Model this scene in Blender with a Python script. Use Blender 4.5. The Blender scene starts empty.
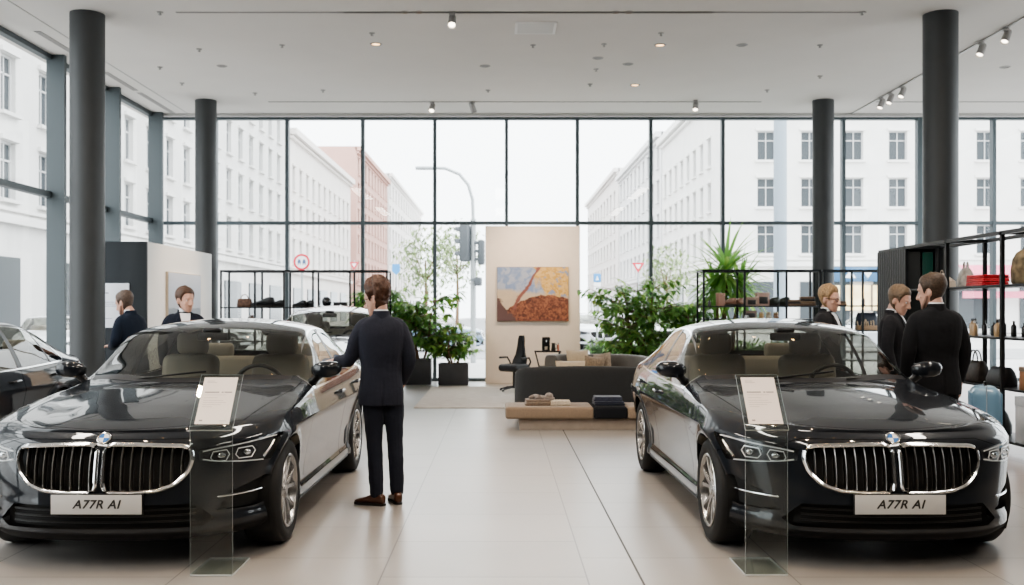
import bpy, bmesh, math, random
import numpy as np
from mathutils import Vector, Matrix, noise
random.seed(7)
SC = bpy.context.scene
COL = SC.collection
PI = math.pi

# ------------------------------------------------------------------ materials
MATS = {}
def mat(name, col=(.8, .8, .8), rough=.5, metal=0., coat=0., spec=None, emit=None, estr=0., var=0., vscale=8., bump=0., bscale=60., sheen=0., alpha=None, trans=0.):
    if name in MATS: return MATS[name]
    m = bpy.data.materials.new(name); m.use_nodes = True
    nt = m.node_tree; b = nt.nodes['Principled BSDF']
    b.inputs['Base Color'].default_value = (*col, 1)
    b.inputs['Roughness'].default_value = rough
    b.inputs['Metallic'].default_value = metal
    b.inputs['Coat Weight'].default_value = coat
    b.inputs['Coat Roughness'].default_value = .03
    b.inputs['Sheen Weight'].default_value = sheen
    b.inputs['Transmission Weight'].default_value = trans
    if spec is not None: b.inputs['Specular IOR Level'].default_value = spec
    if emit:
        b.inputs['Emission Color'].default_value = (*emit, 1); b.inputs['Emission Strength'].default_value = estr
    if var or bump:
        tc = nt.nodes.new('ShaderNodeTexCoord')
    if var:
        n = nt.nodes.new('ShaderNodeTexNoise'); n.inputs['Scale'].default_value = vscale; n.inputs['Detail'].default_value = 5
        nt.links.new(tc.outputs['Object'], n.inputs['Vector'])
        r = nt.nodes.new('ShaderNodeValToRGB')
        r.color_ramp.elements[0].position = .3; r.color_ramp.elements[1].position = .7
        r.color_ramp.elements[0].color = (*[max(0, c*(1-var)) for c in col], 1)
        r.color_ramp.elements[1].color = (*[min(1, c*(1+var)) for c in col], 1)
        nt.links.new(n.outputs['Fac'], r.inputs['Fac']); nt.links.new(r.outputs['Color'], b.inputs['Base Color'])
    if bump:
        n2 = nt.nodes.new('ShaderNodeTexNoise'); n2.inputs['Scale'].default_value = bscale; n2.inputs['Detail'].default_value = 4
        nt.links.new(tc.outputs['Object'], n2.inputs['Vector'])
        bp = nt.nodes.new('ShaderNodeBump'); bp.inputs['Strength'].default_value = bump; bp.inputs['Distance'].default_value = .01
        nt.links.new(n2.outputs['Fac'], bp.inputs['Height']); nt.links.new(bp.outputs['Normal'], b.inputs['Normal'])
    MATS[name] = m
    return m

def glass_mat(name, tint=(.9, .95, .95), rough=.0, refl=1.0, ior=1.45):
    """thin pane: see-through with fresnel reflection, lets light through"""
    if name in MATS: return MATS[name]
    m = bpy.data.materials.new(name); m.use_nodes = True
    nt = m.node_tree; nt.nodes.clear()
    out = nt.nodes.new('ShaderNodeOutputMaterial')
    mix = nt.nodes.new('ShaderNodeMixShader'); tr = nt.nodes.new('ShaderNodeBsdfTransparent'); gl = nt.nodes.new('ShaderNodeBsdfGlossy')
    fr = nt.nodes.new('ShaderNodeFresnel'); fr.inputs['IOR'].default_value = ior
    mul = nt.nodes.new('ShaderNodeMath'); mul.operation = 'MULTIPLY'; mul.inputs[1].default_value = refl
    # use the same fresnel for both sides of the thin sheet
    geo = nt.nodes.new('ShaderNodeNewGeometry')
    io = nt.nodes.new('ShaderNodeMath'); io.operation = 'MULTIPLY_ADD'; io.inputs[1].default_value = 1.0/ior-ior; io.inputs[2].default_value = ior
    nt.links.new(geo.outputs['Backfacing'], io.inputs[0])
    tr.inputs['Color'].default_value = (*tint, 1); gl.inputs['Roughness'].default_value = rough
    gl.inputs['Color'].default_value = (1, 1, 1, 1)
    nt.links.new(io.outputs[0], fr.inputs['IOR'])
    nt.links.new(fr.outputs[0], mul.inputs[0]); nt.links.new(mul.outputs[0], mix.inputs[0])
    nt.links.new(tr.outputs[0], mix.inputs[1]); nt.links.new(gl.outputs[0], mix.inputs[2]); nt.links.new(mix.outputs[0], out.inputs[0])
    MATS[name] = m
    return m

# ------------------------------------------------------------------ mesh builder
class MB:
    def __init__(s): s.v = []; s.f = []; s.m = []; s.n = None
    def add(s, vs, fs, mi=0):
        o = len(s.v); s.v.extend([tuple(p) for p in vs]); s.f.extend([tuple(i+o for i in f) for f in fs]); s.m.extend([mi]*len(fs)); return s
    def box(s, c, d, mi=0, rot=None, taper=1.0):
        hx, hy, hz = d[0]/2, d[1]/2, d[2]/2
        P = [Vector((x*hx*(taper if z > 0 else 1), y*hy*(taper if z > 0 else 1), z*hz)) for z in (-1, 1) for y in (-1, 1) for x in (-1, 1)]
        if rot is not None: P = [rot @ p for p in P]
        C = Vector(c)
        return s.add([p+C for p in P], [(0, 2, 3, 1), (4, 5, 7, 6), (0, 1, 5, 4), (2, 6, 7, 3), (0, 4, 6, 2), (1, 3, 7, 5)], mi)
    def rbox(s, c, d, r=.01, seg=2, mi=0, rot=None):
        b = bmesh.new(); bmesh.ops.create_cube(b, size=1)
        for v in b.verts: v.co = Vector((v.co.x*d[0], v.co.y*d[1], v.co.z*d[2]))
        bmesh.ops.bevel(b, geom=list(b.edges), offset=min(r, min(d)*.49), segments=seg, affect='EDGES', profile=.5)
        if rot is not None: bmesh.ops.transform(b, matrix=rot.to_4x4(), verts=b.verts)
        b.verts.index_update()
        C = Vector(c)
        s.add([v.co+C for v in b.verts], [[v.index for v in f.verts] for f in b.faces], mi); b.free(); return s
    def rings(s, rings, closed=True, cap=True, mi=0):
        n = len(rings[0]); vs = [p for r in rings for p in r]; fs = []
        for i in range(len(rings)-1):
            for j in range(n if closed else n-1):
                k = (j+1) % n
                fs.append((i*n+j, i*n+k, (i+1)*n+k, (i+1)*n+j))
        if cap and closed:
            fs.append(tuple(range(n))[::-1]); fs.append(tuple(range((len(rings)-1)*n, len(rings)*n)))
        return s.add(vs, fs, mi)
    def tube(s, pts, r, n=10, mi=0, round_=False, closed=False):
        pts = [Vector(p) for p in pts]; m = len(pts)
        rr = [r]*m if not hasattr(r, '__len__') else list(r)
        if round_:
            d0 = (pts[0]-pts[1]).normalized(); d1 = (pts[-1]-pts[-2]).normalized(); r0, r1 = rr[0], rr[-1]
            A = [(pts[0]+d0*r0*math.sin(a), r0*math.cos(a)) for a in (1.45, 1.1, .75, .4)]
            B = [(pts[-1]+d1*r1*math.sin(a), r1*math.cos(a)) for a in (.4, .75, 1.1, 1.45)]
            pts = [a[0] for a in A]+pts+[a[0] for a in B]; rr = [a[1] for a in A]+rr+[a[1] for a in B]; m = len(pts)
        T = []
        for i in range(m):
            if closed: t = pts[(i+1) % m]-pts[i-1]
            else: t = pts[min(i+1, m-1)]-pts[max(i-1, 0)]
            T.append(t.normalized())
        up = Vector((0, 0, 1)) if abs(T[0].z) < .9 else Vector((1, 0, 0))
        u = (up-T[0]*up.dot(T[0])).normalized(); R = []
        for i in range(m):
            u = (u-T[i]*u.dot(T[i])).normalized(); w = T[i].cross(u)
            R.append([pts[i]+(u*math.cos(2*PI*k/n)+w*math.sin(2*PI*k/n))*rr[i] for k in range(n)])
        if closed: R.append(R[0]); return s.rings(R, cap=False, mi=mi)
        return s.rings(R, mi=mi)
    def lathe(s, prof, n=24, c=(0, 0, 0), axis='z', mi=0, cap=True):
        R = []
        for r, h in prof:
            ring = []
            for k in range(n):
                a = 2*PI*k/n; x, y = r*math.cos(a), r*math.sin(a)
                p = (x, y, h) if axis == 'z' else ((h, x, y) if axis == 'x' else (y, h, x))
                ring.append((p[0]+c[0], p[1]+c[1], p[2]+c[2]))
            R.append(ring)
        return s.rings(R, cap=cap, mi=mi)
    def ell(s, c, r, n=14, m=9, mi=0, rot=None):
        R = []
        for i in range(m+1):
            a = -PI/2+PI*i/m; a = max(-PI/2+.05, min(PI/2-.05, a)); ring = []
            for k in range(n):
                b = 2*PI*k/n; p = Vector((r[0]*math.cos(a)*math.cos(b), r[1]*math.cos(a)*math.sin(b), r[2]*math.sin(a)))
                if rot is not None: p = rot @ p
                ring.append(p+Vector(c))
            R.append(ring)
        return s.rings(R, mi=mi)
    def prism(s, poly, axis, a, b, mi=0):
        """poly in the two other axes, extruded from a to b along axis"""
        def P(p, h): return {'x': (h, p[0], p[1]), 'y': (p[0], h, p[1]), 'z': (p[0], p[1], h)}[axis]
        n = len(poly); return s.rings([[P(p, a) for p in poly], [P(p, b) for p in poly]], mi=mi)
    def xform(s, M, i0=0):
        s.v[i0:] = [tuple(M @ Vector(p)) for p in s.v[i0:]]; return s
    def mesh(s, name, mats, smooth=None):
        me = bpy.data.meshes.new(name); me.from_pydata(s.v, [], s.f); me.update()
        if not isinstance(mats, (list, tuple)): mats = [mats]
        for m in mats: me.materials.append(m)
        if len(mats) > 1: me.polygons.foreach_set('material_index', s.m)
        if smooth is not False and s.n is None:
            b = bmesh.new(); b.from_mesh(me); bmesh.ops.recalc_face_normals(b, faces=b.faces)
            lim = math.radians(smooth or 38)
            for f in b.faces: f.smooth = True
            for e in b.edges:
                if len(e.link_faces) == 2 and e.calc_face_angle(0) > lim: e.smooth = False
            b.to_mesh(me); b.free()
        elif s.n is not None:
            me.polygons.foreach_set('use_smooth', [True]*len(me.polygons))
            me.normals_split_custom_set_from_vertices(s.n)
        me.update(); return me
    def build(s, name, mats, parent=None, smooth=None, loc=None):
        me = s.mesh(name, mats, smooth); return put(name, me, parent, loc)

def put(name, me, parent=None, loc=None):
    o = bpy.data.objects.new(name, me); COL.objects.link(o)
    if parent is not None: o.parent = parent
    if loc is not None: o.location = loc
    return o
def tag(o, label=None, cat=None, group=None, kind=None):
    if label: o['label'] = label
    if cat: o['category'] = cat
    if group: o['group'] = group
    if kind: o['kind'] = kind
    return o
def thing(name, label, cat, loc=(0, 0, 0), rz=0, group=None):
    o = bpy.data.objects.new(name, None); COL.objects.link(o); o.empty_display_size = .1
    o.location = loc; o.rotation_euler = (0, 0, rz); return tag(o, label, cat, group)
def struct(name, mb, m, parent=None, smooth=None):
    o = mb.build(name, m, parent, smooth); tag(o, kind='structure'); return o
def kids(o): return [c for c in COL.objects if c.parent == o]
def dup(o, parent=None, loc=None, rz=None, label=None, group=None, remap=None):
    c = o.copy(); COL.objects.link(c)
    if parent is not None: c.parent = parent
    if loc is not None: c.location = loc
    if rz is not None: c.rotation_euler = (0, 0, rz)
    if label: c['label'] = label
    if group: c['group'] = group
    if remap and c.type == 'MESH':
        for i, sl in enumerate(c.material_slots):
            if sl.material and sl.material.name in remap:
                nm = sl.material.name; sl.link = 'OBJECT'; sl.material = remap[nm]
    for k in kids(o): dup(k, c, remap=remap)
    return c
def pchip(xs, ys):
    xs = np.array(xs, float); ys = np.array(ys, float); h = np.diff(xs); d = np.diff(ys)/h; n = len(xs)
    m = np.zeros(n); m[0] = d[0]; m[-1] = d[-1]
    for i in range(1, n-1):
        if d[i-1]*d[i] > 0:
            w1 = 2*h[i]+h[i-1]; w2 = h[i]+2*h[i-1]; m[i] = (w1+w2)/(w1/d[i-1]+w2/d[i])
    def f(x):
        x = np.asarray(x, float); xc = np.clip(x, xs[0], xs[-1]); i = np.clip(np.searchsorted(xs, xc)-1, 0, n-2)
        t = (xc-xs[i])/h[i]; t2 = t*t; t3 = t2*t
        return (2*t3-3*t2+1)*ys[i]+(t3-2*t2+t)*h[i]*m[i]+(-2*t3+3*t2)*ys[i+1]+(t3-t2)*h[i]*m[i+1]
    return f
def remeshed(mb, voxel, smooth_it=3, fac=.5, disp=None):
    """merge overlapping closed shapes into one continuous skin"""
    me = bpy.data.meshes.new('tmp'); me.from_pydata(mb.v, [], mb.f); me.update()
    b = bmesh.new(); b.from_mesh(me); bmesh.ops.recalc_face_normals(b, faces=b.faces); b.to_mesh(me); b.free()
    o = bpy.data.objects.new('tmp', me); COL.objects.link(o)
    r = o.modifiers.new('r', 'REMESH'); r.mode = 'VOXEL'; r.voxel_size = voxel; r.use_smooth_shade = True
    if smooth_it:
        s = o.modifiers.new('s', 'SMOOTH'); s.iterations = smooth_it; s.factor = fac
    dg = bpy.context.evaluated_depsgraph_get(); ev = o.evaluated_get(dg)
    out = bpy.data.meshes.new_from_object(ev)
    bpy.data.objects.remove(o); bpy.data.meshes.remove(me)
    out.polygons.foreach_set('use_smooth', [True]*len(out.polygons))
    if disp:
        nn = len(out.vertices); co = np.zeros(nn*3); out.vertices.foreach_get('co', co); no = np.zeros(nn*3); out.vertex_normals.foreach_get('vector', no)
        co = co.reshape(-1, 3); no = no.reshape(-1, 3)
        new = [disp(Vector(a), Vector(b)) for a, b in zip(co, no)]
        out.vertices.foreach_set('co', [c for p in new for c in p]); out.update()
    return out
def text_mesh(txt, size, shear=0., extrude=.0008, spacing=1.0):
    cu = bpy.data.curves.new('t', 'FONT'); cu.body = txt; cu.size = size; cu.shear = shear; cu.extrude = extrude
    cu.align_x = 'CENTER'; cu.align_y = 'CENTER'; cu.space_character = spacing; cu.offset = size*.022
    o = bpy.data.objects.new('t', cu); COL.objects.link(o)
    dg = bpy.context.evaluated_depsgraph_get(); me = bpy.data.meshes.new_from_object(o.evaluated_get(dg))
    bpy.data.objects.remove(o); bpy.data.curves.remove(cu); return me
# ------------------------------------------------------------------ the sedan: one smooth analytic skin, cut into panels
def build_car():
    paint = mat('car_paint', (.013, .0155, .020), .3, .0, coat=1.0, spec=.05)
    black = mat('black_trim', (.008, .008, .009), .35)
    gap_m = mat('panel_gap', (.001, .001, .001), 1.0, spec=0.)
    chrome = mat('chrome', (.82, .82, .82), .13, 1.0)
    satin = mat('satin_metal', (.55, .53, .5), .28, 1.0); slat_m = mat('slat_metal', (.34, .32, .30), .3, 1.0)
    glass = glass_mat('car_glass', (.54, .55, .51), refl=1.0)
    clear = glass_mat('lamp_cover', (.9, .92, .93), refl=.9)
    rubber = mat('rubber', (.012, .012, .012), .7)
    alloy = mat('alloy', (.42, .41, .4), .26, .95)
    dark = mat('dark_cavity', (.004, .004, .004), .7)
    leather = mat('beige_leather', (.36, .32, .27), .55, bump=.1)
    dash = mat('dashboard_plastic', (.07, .062, .055), .5)
    red = mat('tail_red', (.35, .01, .012), .15, coat=1)
    white = mat('plate_white', (.50, .50, .49), .45)
    ink = mat('plate_ink', (.03, .03, .03), .5)
    blue = mat('emblem_blue', (.03, .16, .45), .25, coat=1); ewhite = mat('emblem_white', (.85, .85, .85), .25, coat=1)
    A, N = .80, 2.55; B, NR = .60, 2.8
    W = pchip([.14, .19, .235, .27, .33, .42, .52, .62, .70, .755, .775, .80, .86, .92, .97, 1.03], [.77, .845, .885, .885, .868, .872, .888, .905, .921, .932, .933, .927, .912, .896, .880, .862])
    Y0 = pchip([.14, .19, .23, .28, .36, .45, .55, .65, .72, .76, .79, .815], [.09, .045, .012, .003, .0, .008, .02, .038, .055, .075, .105, .15])
    Y1 = pchip([.14, .2, .3, .5, .62, .75, .9, 1.03], [4.82, 4.88, 4.93, 4.94, 4.93, 4.90, 4.87, 4.83])
    KX = pchip([.5, .8, 1.5, 2.4, 3.4, 4.0, 4.4], [.985, .988, 1., 1.0, 1., .995, .985])
    ZE = pchip([.1, .25, .4, .6, .9, 1.3, 1.8, 2.4, 3, 3.5, 4, 4.5, 4.9], [.812, .815, .822, .838, .872, .912, .938, .948, .958, .972, .992, 1.0, .985])
    XR = pchip([.1, .3, .6, .9, 1.3, 1.55, 1.8, 2.1, 2.4, 2.7, 3.0, 3.4, 3.8, 4.1, 4.35, 4.5, 4.9], [.5, .56, .62, .66, .72, .775, .79, .745, .695, .66, .645, .64, .645, .665, .70, .71, .68])
    ZR = pchip([.1, .3, .6, .9, 1.3, 1.55, 1.8, 2.1, 2.4, 2.7, 3.0, 3.4, 3.8, 4.1, 4.35, 4.5, 4.9], [.812, .845, .885, .922, .965, .99, 1.055, 1.215, 1.345, 1.398, 1.41, 1.39, 1.30, 1.18, 1.075, 1.05, 1.03])
    ZC = pchip([.1, .15, .2, .3, .45, .6, .9, 1.2, 1.42, 1.52, 1.7, 2.0, 2.3, 2.45, 2.7, 3.0, 3.4, 3.65, 3.9, 4.1, 4.3, 4.42, 4.6, 4.9], [.80, .814, .832, .857, .884, .906, .948, .985, 1.012, 1.045, 1.137, 1.28, 1.396, 1.428, 1.463, 1.478, 1.462, 1.425, 1.345, 1.248, 1.14, 1.085, 1.07, 1.045])
    ZB = .185
    def front_y(x, z):
        w = W(z)*.987; q = np.clip(np.abs(x)/w, 0, .9999)
        return Y0(z)+A*(1-(1-q**N)**(1/N))
    # --- columns
    ph = np.linspace(0, PI/2, 4000); x = .93*np.sin(ph)**(2/N); y = A*(1-np.cos(ph)**(2/N))
    L = np.concatenate([[0], np.cumsum(np.hypot(np.diff(x), np.diff(y)))]); nf = 96
    phf = np.interp(np.linspace(0, L[-1], nf), L, ph)
    x = .93*np.sin(ph)**(2/NR); y = B*(1-np.cos(ph)**(2/NR)); L = np.concatenate([[0], np.cumsum(np.hypot(np.diff(x), np.diff(y)))]); nr = 50
    phr = np.interp(np.linspace(0, L[-1], nr), L, ph)[::-1]
    ys = np.linspace(A+.15, 4.83-B, 172)[1:-1]
    cols = [('f', p) for p in phf]+[('s', v) for v in ys]+[('r', p) for p in phr]
    nl, no, ni = 78, 34, 44
    rows = nl+no+ni-1
    G = np.zeros((len(cols), rows, 3)); wcol = np.zeros(len(cols))
    for c, (k, p) in enumerate(cols):
        if k == 'f': ye = .15+A*(1-math.cos(p)**(2/N)) if p < PI/2-1e-6 else .15+A
        elif k == 's': ye = p
        else: ye = 4.83-B*(1-math.cos(p)**(2/NR)) if p < PI/2-1e-6 else 4.83-B
        ze = float(ZE(ye)); z = ZB+(ze-ZB)*np.linspace(0, 1, nl)
        if k == 'f':
            xx = W(z)*float(KX(ye))*math.sin(p)**(2/N)
            yy = Y0(z)+A*(1-max(0, math.cos(p))**(2/N)); yy = yy-(yy[-1]-ye)*0
        elif k == 's':
            xx = W(z)*float(KX(p))
            b0 = max(0, 1-(p-(A+.15))/.9); b1 = max(0, 1-((4.83-B)-p)/.9)
            b0 = b0*b0*(3-2*b0); b1 = b1*b1*(3-2*b1)
            yy = p+(Y0(z)-.15)*b0+(Y1(z)-4.83)*b1
        else:
            xx = W(z)*float(KX(ye))*math.sin(p)**(2/NR); yy = Y1(z)-B*(1-max(0, math.cos(p))**(2/NR))
        xe = xx[-1]; ye = yy[-1]
        xr = min(float(XR(ye)), .78*xe); zr = float(ZR(ye)); zc = float(ZC(ye)); 
        zr = min(zr, zc)
        G[c, :nl, 0] = xx; G[c, :nl, 1] = yy; G[c, :nl, 2] = z
        q = np.linspace(0, 1, no+1)[1:]
        bow = .018*4*q*(1-q)
        dx, dz = xr-xe, zr-ze; ln = math.hypot(dx, dz)+1e-6
        G[c, nl:nl+no, 0] = xe+dx*q+bow*dz/ln; G[c, nl:nl+no, 1] = ye; G[c, nl:nl+no, 2] = ze+dz*q-bow*dx/ln*(1 if ye > 1.3 else .8)
        t = np.linspace(1, 0, ni)[1:]
        G[c, nl+no:, 0] = xr*t; G[c, nl+no:, 1] = ye; G[c, nl+no:, 2] = zc-(zc-zr)*t**2.3
        wcol[c] = min(1, max(0, (ye-.22)/.35))*min(1, max(0, (4.80-ye)/.25))
    # hood relief: raised centre, two creases
    U = G[:, nl:, :]
    yy = U[:, :, 1]; xx = U[:, :, 0]
    hm = np.clip((yy-.2)/.5, 0, 1)*np.clip((1.5-yy)/.25, 0, 1)
    xc = .30+.13*yy
    U[:, :, 2] += hm*(.014/(1+np.exp((xx-xc)/.018)))
    for it in range(26):
        d = .5*(G[:, :-2]+G[:, 2:])-G[:, 1:-1]
        k = .5*wcol[:, None, None]*np.ones((1, rows-2, 1)); k[:, :nl-14] *= 0.0
        k[:, nl-14:nl-4] *= np.linspace(0, 1, 10)[None, :, None]
        k[(G[:, nl-1, 1] > 1.7) & (G[:, nl-1, 1] < 4.2)] *= .5
        G[:, 1:-1] += d*k
    for it in range(6):
        d = .5*(G[:-2, nl:]+G[2:, nl:])-G[1:-1, nl:]
        G[1:-1, nl:] += d*.5*wcol[1:-1, None, None]
    # swage line above the sill and arch flares
    AX = ((.86, .345), (3.835, .345)); RA = .378
    for ay, az in AX:
        r = np.hypot(G[:, :, 1]-ay, G[:, :, 2]-az)
        G[:, :, 0] += .016*np.exp(-((r-RA)/.045)**2)*(G[:, :, 0] > .6)*(np.arange(rows)[None, :] < nl)
    # --- base half mesh
    V = G.reshape(-1, 3); idx = np.arange(len(cols)*rows).reshape(len(cols), rows)
    row_attr = np.tile(np.arange(rows), (len(cols), 1)).reshape(-1).astype(float)
    q4 = np.stack([idx[:-1, :-1], idx[:-1, 1:], idx[1:, 1:], idx[1:, :-1]], -1).reshape(-1, 4)
    fn = np.cross(V[q4[:, 2]]-V[q4[:, 0]], V[q4[:, 3]]-V[q4[:, 1]])
    VN = np.zeros_like(V)
    for j in range(4): np.add.at(VN, q4[:, j], fn)
    # symmetric seam: centre normals have no x part
    VN = VN.reshape(len(cols), rows, 3); VN[:, -1, 0] = 0; VN[0, :, 0] = 0; VN[-1, :, 0] = 0; VN = VN.reshape(-1, 3)
    VN /= np.maximum(np.linalg.norm(VN, axis=1, keepdims=True), 1e-9)
    mid = len(cols)//2*rows+30
    if VN[mid, 0] < 0: VN = -VN; q4 = q4[:, ::-1]
    data = [list(V[i])+[row_attr[i]]+list(VN[i]) for i in range(len(V))]     # x y z row nx ny nz
    def split(polys, f):
        """cut polygons where f crosses 0 -> (f>=0, f<0)"""
        cache = {}; val = {}
        def ev(i):
            if i not in val: val[i] = f(*data[i][:4])
            return val[i]
        def cut(i, j):
            k = (i, j) if i < j else (j, i)
            if k not in cache:
                a, b = ev(k[0]), ev(k[1]); t = a/(a-b)
                data.append([p+(q-p)*t for p, q in zip(data[k[0]], data[k[1]])]); cache[k] = len(data)-1; val[len(data)-1] = 0
            return cache[k]
        I, O = [], []
        for p in polys:
            s = [ev(i) for i in p]
            if min(s) >= 0: I.append(p); continue
            if max(s) < 0: O.append(p); continue
            a, b = [], []
            for n in range(len(p)):
                i, j = p[n], p[(n+1) % len(p)]; si, sj = ev(i), ev(j)
                (a if si >= 0 else b).append(i)
                if (si >= 0) != (sj >= 0) and abs(si-sj) > 1e-12:
                    c = cut(i, j); a.append(c); b.append(c)
            if len(a) > 2: I.append(a)
            if len(b) > 2: O.append(b)
        return I, O
    car = thing('car', 'car', 'car')
    def emit(name, polys, m, parent=car, side=0, push=0.):
        """side 0: both halves in one mesh, +1/-1: one half"""
        mb = MB(); mb.n = []
        for sg in ((1, -1) if side == 0 else (side,)):
            mp = {}; 
            for p in polys:
                f = []
                for i in p:
                    if i not in mp:
                        d = data[i]; mp[i] = len(mb.v); mb.v.append((sg*(d[0]+push*d[4]), d[1]+push*d[5], d[2]+push*d[6])); mb.n.append((sg*d[4], d[5], d[6]))
                    f.append(mp[i])
                if sg < 0: f = f[::-1]
                f2 = [f[k] for k in range(len(f)) if f[k] != f[k-1]]
                if len(f2) > 2: mb.f.append(tuple(f2)); mb.m.append(0)
        return mb.build(name, m, parent)
    zl = lambda y: float(np.interp(y, tabY, tabZE)); zr_ = lambda y: float(np.interp(y, tabY, tabZR)); xr_ = lambda y: float(np.interp(y, tabY, tabXR))
    tabY = np.linspace(0, 5, 501); tabZE = ZE(tabY); tabZR = ZR(tabY); tabXR = XR(tabY)
    R = [list(map(int, q)) for q in q4]
    for ay, az in AX: _, R = split(R, lambda x, y, z, r: min(RA-math.hypot(y-ay, z-az), x-.5, nl-r))
    # windscreen
    wbase = lambda x: 1.53+.30*(x/.75)**2
    wtop = lambda x: 2.345+.10*(x/.6)**2
    fw = lambda x, y, z, r: min(xr_(y)-.018-x, y-wbase(x), wtop(x)-y, r-nl-3)
    ws, R = split(R, fw)
    cowl, R = split(R, lambda x, y, z, r: min(xr_(y)+.0-x, y-wbase(x)+.085, wbase(x)-y+.001, r-nl-no+6))
    rtop = lambda x: 3.66-.05*(x/.6)**2
    rw, R = split(R, lambda x, y, z, r: min(xr_(y)-.045-x, y-rtop(x), 4.30-.08*(x/.6)**2-y, r-nl-3))
    sun, R = split(R, lambda x, y, z, r: min(.47-x, y-2.62, 3.42-y, r-nl-no))
    # side windows
    def fdlo(x, y, z, r):
        if r < nl-2 or r > nl+no+4: return -1
        rear = (3.99-y)*.78-(z-1.03)*.62 if z > 1.03 else (3.99-y)*.8-(1.03-z)*1.2
        return min(z-(zl(y)+.018), (zr_(y)-.030)-z, y-1.83, rear*1.1)
    dl, R = split(R, lambda *a: fdlo(*a)+.013)
    gl, chr_ = split(dl, fdlo)
    fg, g2 = split(gl, lambda x, y, z, r: 2.93-.02*(z-1)-y)
    bp, g2 = split(g2, lambda x, y, z, r: 3.03-.10*(z-1)-y)
    rg, g2 = split(g2, lambda x, y, z, r: 3.66-.25*(z-1)-y)
    dv, qg = split(g2, lambda x, y, z, r: 3.69-.25*(z-1)-y)
    # headlights
    def fhl(x, y, z, r):
        if y > .75 or r >= nl: return -1
        s = max(0, min(1, (x-.52)/.40))
        lo = .648-.050*s; hi = .712+.055*s
        out = .60-y+(z-.70)*.9
        return min(z-lo, hi-z, (x-.535)+(z-.66)*.15, out*.7)
    hl, R = split(R, fhl)
    # kidneys
    KP = [(.022, .500), (.040, .478), (.20, .476), (.32, .486), (.415, .52), (.478, .585), (.502, .66), (.492, .722), (.455, .738), (.2, .750), (.05, .752), (.022, .735)]
    def sdf(px, pz, P):
        d = 9e9; ins = False
        for i in range(len(P)):
            a, b = P[i], P[i-1]; ex, ez = b[0]-a[0], b[1]-a[1]; wx, wz = px-a[0], pz-a[1]
            t = max(0, min(1, (wx*ex+wz*ez)/(ex*ex+ez*ez))); d = min(d, (wx-ex*t)**2+(wz-ez*t)**2)
            if (a[1] > pz) != (b[1] > pz) and px < (b[0]-a[0])*(pz-a[1])/(b[1]-a[1])+a[0]: ins = not ins
        return math.sqrt(d)*(-1 if ins else 1)
    fk = lambda x, y, z, r: -sdf(x, z, KP) if (y < .4 and r < nl) else -1
    _, R = split(R, fk)
    LI = [(-.1, .262), (.56, .262), (.62, .30), (.52, .40), (-.1, .40)]
    li, R = split(R, lambda x, y, z, r: -sdf(x, z, LI) if (y < .6 and r < nl) else -1)
    SI = [(.62, .345), (.80, .335), (.868, .36), (.868, .50), (.84, .515), (.70, .45)]
    si, R = split(R, lambda x, y, z, r: -sdf(x, z, SI) if (y < .75 and r < nl) else -1)
    # hood
    xh = lambda y: .70+.10*min(1, max(0, (y-.3)/1.2))
    def fh(x, y, z, r): return min(y-(.185+.30*(abs(x)/.75)**2.2), wbase(x)-.085-y, xh(y)-x, r-nl+2)
    h0, R = split(R, fh); hood, hg = split(h0, lambda *a: fh(*a)-.0045)
    # doors
    def fd1(x, y, z, r): return min(y-(1.50+.10*(z-.6)), 2.985-.03*(z-.9)-y, z-.285, nl+no*.9-r, (1.86-y)*3+.0+(.95-z)*9 if z > .955 and y < 1.86 else 9)
    def fd2(x, y, z, r): return min(y-(2.985-.03*(z-.9)), 4.02-.45*max(0, z-1.0)-y, z-.285, nl+no*.9-r, math.hypot(y-3.835, z-.345)-.47, 4.02-y-max(0, .62-z)*.9)
    d0, R = split(R, fd1); door1, dg1 = split(d0, lambda *a: fd1(*a)-.004)
    d0, R = split(R, fd2); door2, dg2 = split(d0, lambda *a: fd2(*a)-.004)
    # tail lights, boot, bumpers
    tl, R = split(R, lambda x, y, z, r: min(y-4.42, z-.76, .925-z, x-.42, nl-1-r))
    boot, R = split(R, lambda x, y, z, r: min(y-(4.36-.08*(x/.6)**2), .66-x, r-nl+20 if y < 4.8 else 9, z-.62))
    def fb(x, y, z, r): return min(nl-3-r, .60-y, .78-z+max(0, x-.5)*-.32, 9)
    b0, R = split(R, fb); bump, bg = split(b0, lambda *a: fb(*a)-.003)
    spl, bump = split(bump, lambda x, y, z, r: .236+.03*max(0, x-.45)-z)
    rb, R = split(R, lambda x, y, z, r: min(y-4.28, .60-z, nl-r))
    emit('body_shell', R, paint); emit('hood', hood, paint); emit('front_bumper', bump, paint); emit('rear_bumper', rb, paint); emit('boot_lid', boot, paint)
    emit('panel_gap', hg+dg1+dg2+bg, gap_m); emit('windscreen', ws, glass); emit('rear_window', rw, glass); emit('cowl_panel', cowl, black)
    emit('sunroof', sun, mat('sunroof_glass', (.01, .01, .01), .05, coat=1), push=.002)
    emit('front_splitter', spl, mat('splitter_plastic', (.006, .006, .007), .65, spec=.2)); emit('lower_intake', li, dark, push=-.05)
    mb = MB()
    for z in (.30, .335, .37):
        mb.tube([(x, float(front_y(x, z))+.02, z) for x in np.linspace(-.52, .52, 17)], .006, 6); mb.build('intake_bar', black, car); mb = MB()
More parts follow.
